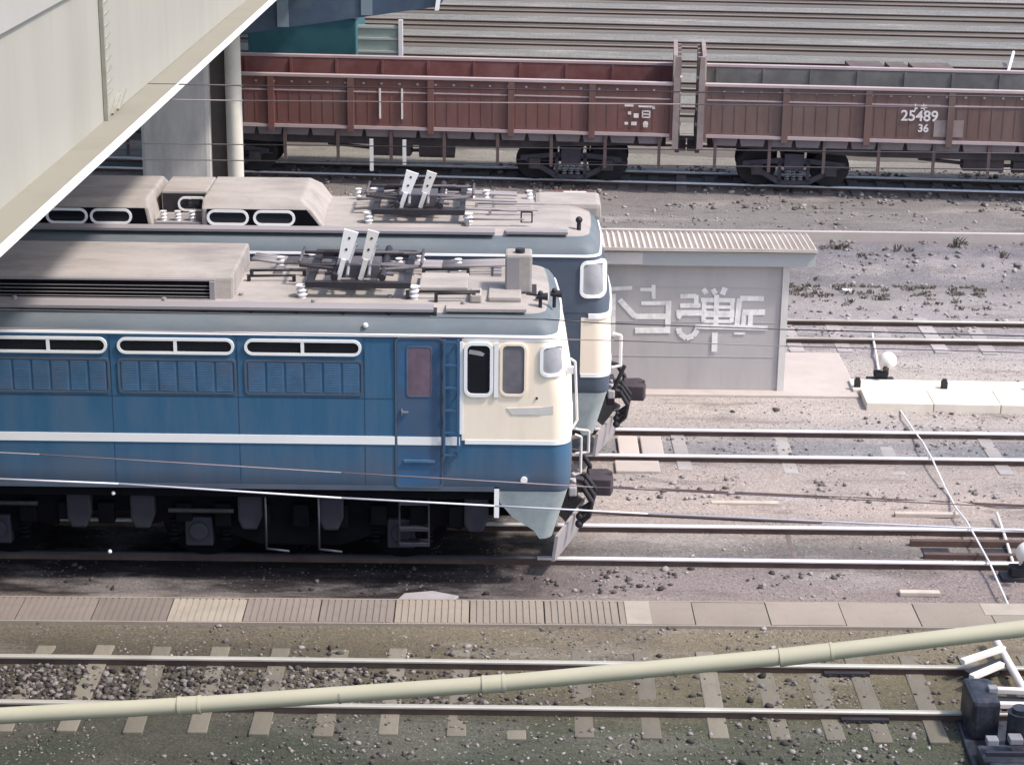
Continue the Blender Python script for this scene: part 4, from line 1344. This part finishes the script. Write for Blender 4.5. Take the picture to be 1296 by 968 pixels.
# ------------------------------------------------------------------ overhead wires
WG = 'overhead wires crossing the yard'
def wire(label, pts, r, m, y):
    pts = [Vector((x, y, z)) for x, z in pts]
    o = MB().tube(pts, r, 6).build('overhead_wire', m)
    L(o, label, 'wire', WG)
wire('bright overhead wire running along the bottom edge of the front locomotive', [(-12, 5.60), (-6, 5.50), (-3.457, 5.421), (-2.656, 5.397), (-1.148, 5.313), (-0.108, 5.269), (.934, 5.225), (6, 5.05), (12, 4.95)], .0065, M['wire_pale'], 13.0)
wire('faint thin wire across the lower blue side of the front locomotive', [(-12, 5.55), (-3.423, 5.232), (-1.234, 5.119), (0.6, 5.03), (12, 4.6)], .0045, M['wire_mauve'], 14.0)
wire('dark wire crossing the lettering on the grey shed', [(-12, 5.2), (.296, 5.127), (.801, 5.096), (2.499, 5.057), (12, 4.9)], .0055, M['wire_dark'], 18.0)
wire('faint wire crossing the grey shed just below its lettering', [(-12, 5.2), (.903, 5.084), (2.424, 5.051), (12, 4.9)], .0045, M['wire_mauve'], 17.5)
wire('topmost of the four wires in front of the concrete pier', [(-14, 6.12), (-3.3, 6.045), (14, 6.0)], .009, M['wire_dark'], 24.77)
wire('second wire in front of the pier, running on across the wagon sides', [(-14, 5.9), (-3.3, 5.87), (2.0, 5.89), (14, 5.9)], .008, M['wire_mauve'], 24.72)
wire('third wire in front of the concrete pier, level with the wagon bogies', [(-14, 5.31), (-3.3, 5.32), (14, 5.33)], .007, M['wire_dark'], 24.77)
wire('lowest of the four wires in front of the concrete pier', [(-14, 5.13), (-3.3, 5.136), (14, 5.14)], .007, M['wire_dark'], 24.70)

# ------------------------------------------------------------------ cable trough walkway in front of the second track
tr = thing('cable_trough', 'long flush cable trough of ribbed concrete lids between the first two tracks', 'cable trough', (0, 22.66, .055), .011)
MB().box(-16, 16, -.36, -.33, -.2, .035).box(-16, 16, .33, .36, -.2, .035).build('trough_wall', M['lid'], tr)
LW = .90
pro = {}
def lid_mesh(ribbed):
    m = MB()
    if ribbed:
        m.box(-LW / 2 + .006, LW / 2 - .006, -.328, .328, 0, .024)
        k = 11
        for q in range(k):
            x_ = -LW / 2 + .012 + (LW - .024) * q / k
            m.box(x_, x_ + (LW - .024) / k * .72, -.326, .326, .024, .036)
    else:
        m.box(-LW / 2 + .006, LW / 2 - .006, -.328, .328, 0, .035)
    return m
for k in range(22):
    xc = -9.03 + k * LW
    rib = xc < 1.6
    pale = k in (6,)
    dim = xc < -1.4 and not pale
    key = (rib, pale, dim)
    if key not in pro:
        o = lid_mesh(rib).build('lid', M['lid_pale' if pale else ('lid_dim' if dim else 'lid')], tr)
        pro[key] = o
    else:
        o = pro[key].copy()
        COL.objects.link(o)
        o.parent = tr
    o.location = (xc, random.uniform(-.012, .012), random.uniform(-.003, .004))
    o.rotation_euler = (random.uniform(-.004, .004), 0, random.uniform(-.006, .006))
o = MB().box(1.40, 1.70, -.329, .329, .036, .043).build('lid_patch', M['lid_pale'], tr)
o = MB().box(5.75, 7.2, .0, .329, .036, .043).build('lid_patch', M['lid_pale'], tr)

# raised cream concrete trough at the right
ct = thing('raised_trough', 'raised cream concrete trough with a stepped back ledge beside the round weight lever', 'cable trough', (0, 0, 0), -.02)
ct.location = (5.55, 30.50, 0)
for k in range(5):
    MB().box(.01 + k * 1.05, 1.05 + k * 1.05, 0, .74, .02, .17).build('block', M['conc_cream'], ct, bevel=.012)
MB().box(-.10, 5.4, .75, 1.30, -.05, .14).build('back_ledge', M['conc_cream'], ct, bevel=.012)
for x_ in (-.02, 1.37, 2.74):
    kb = MB().box(x_ - .05, x_ + .05, .84, .93, .14, .26).box(x_ - .035, x_ + .035, .855, .915, .26, .30)
    kb.build('clamp', M['dark_metal'], ct, bevel=.01)

# ------------------------------------------------------------------ crossing slabs on the second locomotive's track
SG = 'pale concrete crossing slabs'
for x0, x1_, y0, y1_, lab in ((1.58, 1.88, 28.22, 29.02, 'left pale crossing slab between the rails ahead of the second locomotive'),
                             (1.92, 2.24, 28.22, 29.02, 'right pale crossing slab between the rails ahead of the second locomotive'),
                             (1.5, 2.14, 27.52, 27.96, 'pale crossing slab outside the near rail ahead of the second locomotive')):
    L(MB().box(x0, x1_, y0, y1_, -.05, .10).build('crossing_slab', M['slab'], bevel=.015), lab, 'slab', SG)

# boards, rods and cable lying about
BG = 'loose pale boards lying on the ground'
for x0, x1_, y_, lab in ((5.25, 6.14, 26.15, 'pale board on the sand just above the second track at right'), (2.77, 3.70, 26.48, 'pale board on the sand right of the front locomotive coupler'),
                        (4.85, 5.35, 23.50, 'short pale board by the ribbed trough at right')):
    L(MB().box(x0, x1_, y_ - .05, y_ + .05, .0, .055).build('board', M['board'], bevel=.008), lab, 'board', BG)
RG = 'rusty signal rods between the tracks'
for (xa, ya), (xb, yb), lab in (((1.2, 27.02), (9.5, 26.25), 'long rusty signal rod slanting over the sand between the second and third tracks'),
                               ((.9, 26.05), (4.2, 25.75), 'short rusty rod lying close behind the second track')):
    m = MB()
    n_ = 6
    for k in range(n_):
        t0, t1 = k / n_, (k + 1) / n_
        m.cyl((xa + (xb - xa) * t0, ya + (yb - ya) * t0, .045), (xa + (xb - xa) * t1, ya + (yb - ya) * t1, .045), .02, 8)
    L(m.build('signal_rod', M['rail_side']), lab, 'rod', RG)
cb = MB().tube([(6.09, 30.47, .05), (6.10, 29.4, .10), (6.09, 28.62, .185), (6.09, 27.9, .185), (6.10, 27.0, .10), (6.10, 26.2, .10), (6.09, 25.5, .19), (6.09, 24.1, .19), (6.10, 23.05, .08)], .014, 8)
L(cb.build('cable', M['insul']), 'thin white cable lying across two tracks from the cream trough to the ribbed trough', 'cable')
gk = MB().box(-6.0, 16, -.06, .06, -.25, .12)
o = gk.build('kerb', M['slab'])
o.location = (6.1, 41.55, 0.08)
L(o, 'low pale kerb line on the rough bank right of the shed roof', 'kerb')

# ------------------------------------------------------------------ hand point levers with round white weights
def lever(label, x, y, rot, rod_to):
    t = thing('point_lever', label, 'point lever', (x, y, 0), 0, 'hand point levers with round weights')
    MB().box(-.22, .22, -.12, .12, -.03, .10).box(-.10, .10, -.09, .09, .10, .22).cyl((-.12, 0, .2), (.12, 0, .2), .05, 12).build('base', M['dark_metal'], t, bevel=.01)
    MB().cyl((0, 0, .2), (.06, -.06, .48), .02, 10).build('arm', M['rod_white'], t)
    m = MB().ball((.08, -.08, .43), .15, 28, 16, (1, .8, 1))
    w_ = m.build('weight', M['weight_white'], t)
    MB().cyl((.04, -.235, .36), (.02, -.26, .33), .05, 12).build('hub', M['dark_metal'], w_)
    MB().tube([(0, .1, .09), (rod_to[0] * .5, rod_to[1] * .5, .10), (rod_to[0], rod_to[1], .10)], .022, 8).build('throw_rod', M['rod_white'], t)
lever('round white point weight at the left end of the cream concrete trough', 6.02, 31.95, 0, (.28, 2.55))
lever('round white point weight cut by the right edge beside the second track', 6.42, 23.95, 0, (.2, 2.1))

# ------------------------------------------------------------------ point machine, bottom right
pm = thing('point_machine', 'dark blue-black point machine with white rods in the lower right corner', 'point machine', (5.15, 19.45, 0))
MB().box(-.30, .42, -1.3, .75, -.05, .07).build('base_plate', M['machine'], pm, bevel=.015)
MB().box(-.24, .06, .12, .72, .06, .52).build('housing', M['machine'], pm, bevel=.05)
mt = MB().cyl((.22, -.05, .10), (.22, -.05, .50), .13, 20).cyl((.22, -.05, .50), (.22, -.05, .55), .09, 16)
mt.build('motor', M['machine'], pm)
MB().box(-.26, .38, -.62, -.22, .06, .21).build('gear_case', M['machine'], pm, bevel=.04)
MB().box(-.26, .40, -.66, -.62, .30, .345).build('case_rim', M['box_grey'], pm)
MB().box(-.24, .36, -1.25, -.72, .06, .28).build('junction_box', M['machine'], pm, bevel=.04)
for x_, y_, z_, s_ in ((-.15, -.42, .34, .06), (.10, -.38, .34, .07), (-.12, -.95, .28, .07), (.16, -.92, .28, .05), (.26, -.95, .28, .05), (.05, -.16, .08, .09), (.02, .4, .52, .05)):
    MB().box(x_ - s_, x_ + s_, y_ - s_, y_ + s_, z_ - .02, z_ + .05).build('fitting', M['grey_metal'], pm, bevel=.012)
for k in range(6):
    MB().cyl((-.22 + k * .11, -.69, .06), (-.22 + k * .11, -.69, .14), .025, 8).build('bolt', M['insul'], pm)
for p0, p1 in (((-.05, 1.55, .30), (.50, 1.92, .30)), ((-.0, 1.28, .24), (.42, 1.62, .24)), ((.15, .98, .24), (1.2, .90, .24)), ((.08, .62, .24), (1.2, .60, .24))):
    MB().bar(p0, p1, .075, .06).build('rod', M['rod_white'], pm, bevel=.01)
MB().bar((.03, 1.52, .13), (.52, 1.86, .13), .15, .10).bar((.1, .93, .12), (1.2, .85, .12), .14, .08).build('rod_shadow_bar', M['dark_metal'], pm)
MB().cyl((.52, 2.55, .17), (.55, .95, .19), .045, 12).build('crank_rod', M['rod_white'], pm)
MB().tube([(-.27, .5, .05), (-.30, -.6, .03), (-.36, -1.6, .02)], .03, 8).build('conduit', M['machine'], pm)

# ------------------------------------------------------------------ far left: teal container and pale fence behind the wagon
tc_ = thing('container', 'dark teal lineside container behind the left wagon', 'container', (-4.3, 52.4, 0), E_ANG)
MB().box(-2.4, .35, -.8, .8, 0, 3.05).build('body', M['teal'], tc_, bevel=.03)
MB().box(-2.45, .40, -.85, .85, 3.05, 3.12).build('roof', M['cap_light'], tc_)
fp = thing('board_fence', 'pale green board fence with a white end post behind the left wagon', 'fence', (-3.92, 51.0, 0), E_ANG)
MB().box(0, 1.02, 0, .05, 0, 2.98).build('boards', M['pale_green'], fp)
fb = MB()
for z in (2.0, 2.3, 2.62, 2.9): fb.box(.0, 1.02, -.03, 0, z, z + .05)
fb.build('batten', M['shed_board'], fp)
MB().box(1.02, 1.12, -.06, .06, 0, 3.12).build('end_post', M['insul'], fp)

# small white markers and litter
L(MB().box(1.10, 1.62, 45.10, 45.22, -.02, .16).build('marker_block', M['debris_white'], bevel=.02), 'small white block beside the left wagon bogie', 'marker block')
L(MB().box(.9, 1.8, 45.30, 45.44, -.02, .12).build('timber', M['rust_red'], bevel=.02), 'reddish timber lying below the left wagon bogie', 'timber')
L(MB().prism([(6.24, 37.45), (6.38, 37.40), (6.43, 37.52), (6.33, 37.60), (6.22, 37.55)], 'z', 0, .07).build('scrap', M['debris_white']), 'scrap of white litter on the dirt right of the shed', 'litter')
SGp = 'dark sleeper stacks beyond the right wagon'
for xa, xb, y_, lab in ((10.1, 11.15, 62.0, 'left dark sleeper stack just above the right wagon rim'), (11.3, 11.85, 61.9, 'small middle sleeper stack just above the right wagon rim'), (12.0, 13.2, 61.8, 'right dark sleeper stack just above the right wagon rim')):
    m = MB()
    for k in range(2):
        for q in range(4): m.box(xa, xb, y_ + q * .27, y_ + q * .27 + .24, k * .16, k * .16 + .15)
    L(m.build('sleeper_stack', M['sleeper_dark']), lab, 'sleeper stack', SGp)
L(MB().cyl((14.9, 62.2, 0), (15.6, 64.5, .4), .05, 8).build('pole', M['insul']), 'pale pole leaning at the right edge above the right wagon', 'pole')
L(MB().prism([(-1.42, 22.98), (-1.15, 22.92), (-.72, 23.0), (-.62, 23.22), (-.95, 23.36), (-1.3, 23.28)], 'z', -.02, .05).build('flat_stone', M['plough'], bevel=.02), 'flat grey slab of stone in the dark dirt below the front cab', 'stone')


# ------------------------------------------------------------------ loose stones (one mesh of real stones)
def stones():
    t = (1 + 5 ** .5) / 2
    iv = np.array([(-1, t, 0), (1, t, 0), (-1, -t, 0), (1, -t, 0), (0, -1, t), (0, 1, t), (0, -1, -t), (0, 1, -t), (t, 0, -1), (t, 0, 1), (-t, 0, -1), (-t, 0, 1)], float)
    iv /= np.linalg.norm(iv[0])
    fc = np.array([(0, 11, 5), (0, 5, 1), (0, 1, 7), (0, 7, 10), (0, 10, 11), (1, 5, 9), (5, 11, 4), (11, 10, 2), (10, 7, 6), (7, 1, 8), (3, 9, 4), (3, 4, 2), (3, 2, 6), (3, 6, 8), (3, 8, 9), (4, 9, 5), (2, 4, 11), (6, 2, 10), (8, 6, 7), (9, 8, 1)])
    P = []
    def zone(x0, x1, y0, y1, dens, r0, r1, thr=None, tone=(.1, .4), nf=1.0, xf=None):
        n = int((x1 - x0) * (y1 - y0) * dens)
        x, y = rng.uniform(x0, x1, n), rng.uniform(y0, y1, n)
        keep = np.ones(n, bool)
        if thr is not None: keep &= fbm(x * nf + 3.3, y * nf * 1.3 + 9.1) > thr
        if xf is not None: keep &= rng.random(n) < xf(x)
        x, y = x[keep], y[keep]
        r = r0 + (r1 - r0) * rng.random(len(x)) ** 2.2
        tn = tone[0] + (tone[1] - tone[0]) * rng.random(len(x)) ** 1.6
        P.append(np.stack([x, y, r, tn], 1))
    fadeL = lambda x: 1 - .93 * smooth(x, -2.6, .6)
    zone(-6.5, 6.0, 20.12, 21.12, 380, .014, .048, None, (.02, .22), xf=fadeL)
    zone(-6.5, 6.0, 20.12, 21.12, 90, .01, .025, -.02, (.05, .25))
    zone(-6.5, 6.0, 17.2, 20.0, 110, .008, .024, -.04, (.03, .28), 1.1)
    zone(-6.5, 6.5, 21.3, 22.4, 70, .008, .022, -.02, (.05, .30), 1.2)
    zone(.8, 8.5, 23.2, 34, 75, .007, .018, -.05, (.17, .40), 1.2)
    zone(-6.5, 6.0, 19.0, 20.05, 70, .012, .04, -.02, (.03, .26))
    zone(-6.5, 6.0, 17.0, 19.2, 60, .010, .036, -.01, (.03, .26), 1.4)
    zone(3.3, 5.6, 18.6, 19.8, 40, .015, .05, -.05, (.10, .42))
    zone(-7.0, 6.6, 21.3, 22.4, 45, .014, .04, .03, (.06, .35), 1.3)
    zone(-4, 1.5, 21.35, 21.9, 60, .02, .05, .02, (.05, .32), 1.6)
    zone(0.2, 7, 23.3, 24.1, 45, .012, .05, -.02, (.05, .40))
    zone(-7.5, .2, 23.3, 24.1, 30, .012, .05, -.02, (.02, .14))
    zone(-.5, 3.2, 23.4, 24.0, 40, .015, .05, 0, (.03, .14))
    zone(.5, 8, 24.35, 25.2, 30, .012, .03, 0, (.15, .40))
    zone(1.0, 8, 26.4, 27.5, 40, .012, .055, .0, (.13, .34), 1.5)
    zone(1.5, 8.5, 29.3, 30.5, 22, .015, .05, .03, (.08, .45))
    zone(1.5, 8.5, 28.1, 29.1, 40, .015, .04, -.05, (.12, .21))
    zone(4.4, 10, 31.8, 34, 10, .015, .05, .03, (.15, .45))
    zone(4.5, 11, 34.1, 35.1, 40, .02, .05, -.05, (.15, .42))
    zone(4.5, 12, 35.3, 39.8, 12, .02, .06, .0, (.14, .42))
    zone(-1, 13, 39.6, 41.5, 14, .02, .07, -.02, (.13, .27))
    zone(-1, 13, 41.9, 45.0, 12, .02, .06, .0, (.10, .38))
    zone(-7, 14, 44.3, 48.6, 25, .03, .08, -.03, (.07, .35))
    P = np.concatenate(P)
    n = len(P)
    ax = rng.uniform(.65, 1.25, (n, 1, 3)) * np.array([1, 1, .72])
    v = iv[None] * (1 + rng.uniform(-.36, .34, (n, 12, 1)))
    v = v * ax * P[:, 2][:, None, None]
    a = rng.uniform(0, 2 * np.pi, n)
    ca, sa = np.cos(a)[:, None], np.sin(a)[:, None]
    vx, vy = v[:, :, 0] * ca - v[:, :, 1] * sa, v[:, :, 0] * sa + v[:, :, 1] * ca
    z = gh(P[:, 0], P[:, 1]) + P[:, 2] * .25
    V = np.stack([vx + P[:, 0][:, None], vy + P[:, 1][:, None], v[:, :, 2] + z[:, None]], -1).reshape(-1, 3)
    Fc = (fc[None] + (np.arange(n) * 12)[:, None, None]).reshape(-1, 3)
    me = bpy.data.meshes.new('ballast_stones')
    me.vertices.add(len(V))
    me.vertices.foreach_set('co', V.ravel())
    me.loops.add(len(Fc) * 3)
    me.loops.foreach_set('vertex_index', Fc.ravel().astype(np.int32))
    me.polygons.add(len(Fc))
    me.polygons.foreach_set('loop_start', (np.arange(len(Fc)) * 3).astype(np.int32))
    me.polygons.foreach_set('loop_total', np.full(len(Fc), 3, np.int32))
    at = me.attributes.new('tone', 'FLOAT', 'FACE')
    at.data.foreach_set('value', np.repeat(P[:, 3], 20))
    me.update()
    me.validate()
    m = bpy.data.materials.new('stone')
    m.use_nodes = True
    nt = m.node_tree
    b = nt.nodes['Principled BSDF']
    b.inputs['Roughness'].default_value = .85
    b.inputs['Specular IOR Level'].default_value = .25
    at_ = nt.nodes.new('ShaderNodeAttribute')
    at_.attribute_name = 'tone'
    cr = nt.nodes.new('ShaderNodeValToRGB')
    cr.color_ramp.elements[0].color = (0, 0, 0, 1)
    cr.color_ramp.elements[0].position = 0
    cr.color_ramp.elements[1].color = (.62, .57, .55, 1)
    cr.color_ramp.elements[1].position = .6
    e = cr.color_ramp.elements.new(.2)
    e.color = (.20, .175, .165, 1)
    nt.links.new(at_.outputs['Fac'], cr.inputs[0])
    nt.links.new(cr.outputs[0], b.inputs['Base Color'])
    me.materials.append(m)
    o = bpy.data.objects.new('ballast_stones', me)
    COL.objects.link(o)
    L(o, kind='stuff')
    print('stones', n)
stones()


def weeds():
    """low scrub on the rough bank between the shed and the wagons"""
    V, Fq = [], []
    def tuft(x, y, h, k):
        z0 = float(gh(x, y)) - .01
        for _ in range(k):
            a = random.uniform(0, 6.28)
            l = h * random.uniform(.5, 1)
            dx, dy = math.cos(a) * l * random.uniform(.3, .9), math.sin(a) * l * .6
            w = .012
            px, py = x + random.uniform(-.08, .08), y + random.uniform(-.06, .06)
            n = len(V)
            V.extend([(px - w, py, z0), (px + w, py, z0), (px + dx * .5 + w, py + dy * .5, z0 + l * .6), (px + dx * .5 - w, py + dy * .5, z0 + l * .6), (px + dx, py + dy, z0 + l * .85)])
            Fq.extend([(n, n + 1, n + 2, n + 3), (n + 3, n + 2, n + 4)])
    for _ in range(100):
        x, y = random.uniform(2, 13), random.gauss(40.5, .45)
        if fbm(np.array([x * .7]), np.array([y]))[0] > -.02: tuft(x, y, random.uniform(.08, .26), 14)
    for _ in range(120): tuft(random.uniform(4.4, 9), random.gauss(37.6, .5), random.uniform(.05, .14), 10)
    me = bpy.data.meshes.new('weeds')
    me.from_pydata(V, [], Fq)
    me.materials.append(M['weed'])
    o = bpy.data.objects.new('weeds', me)
    COL.objects.link(o)
    L(o, kind='stuff')
weeds()
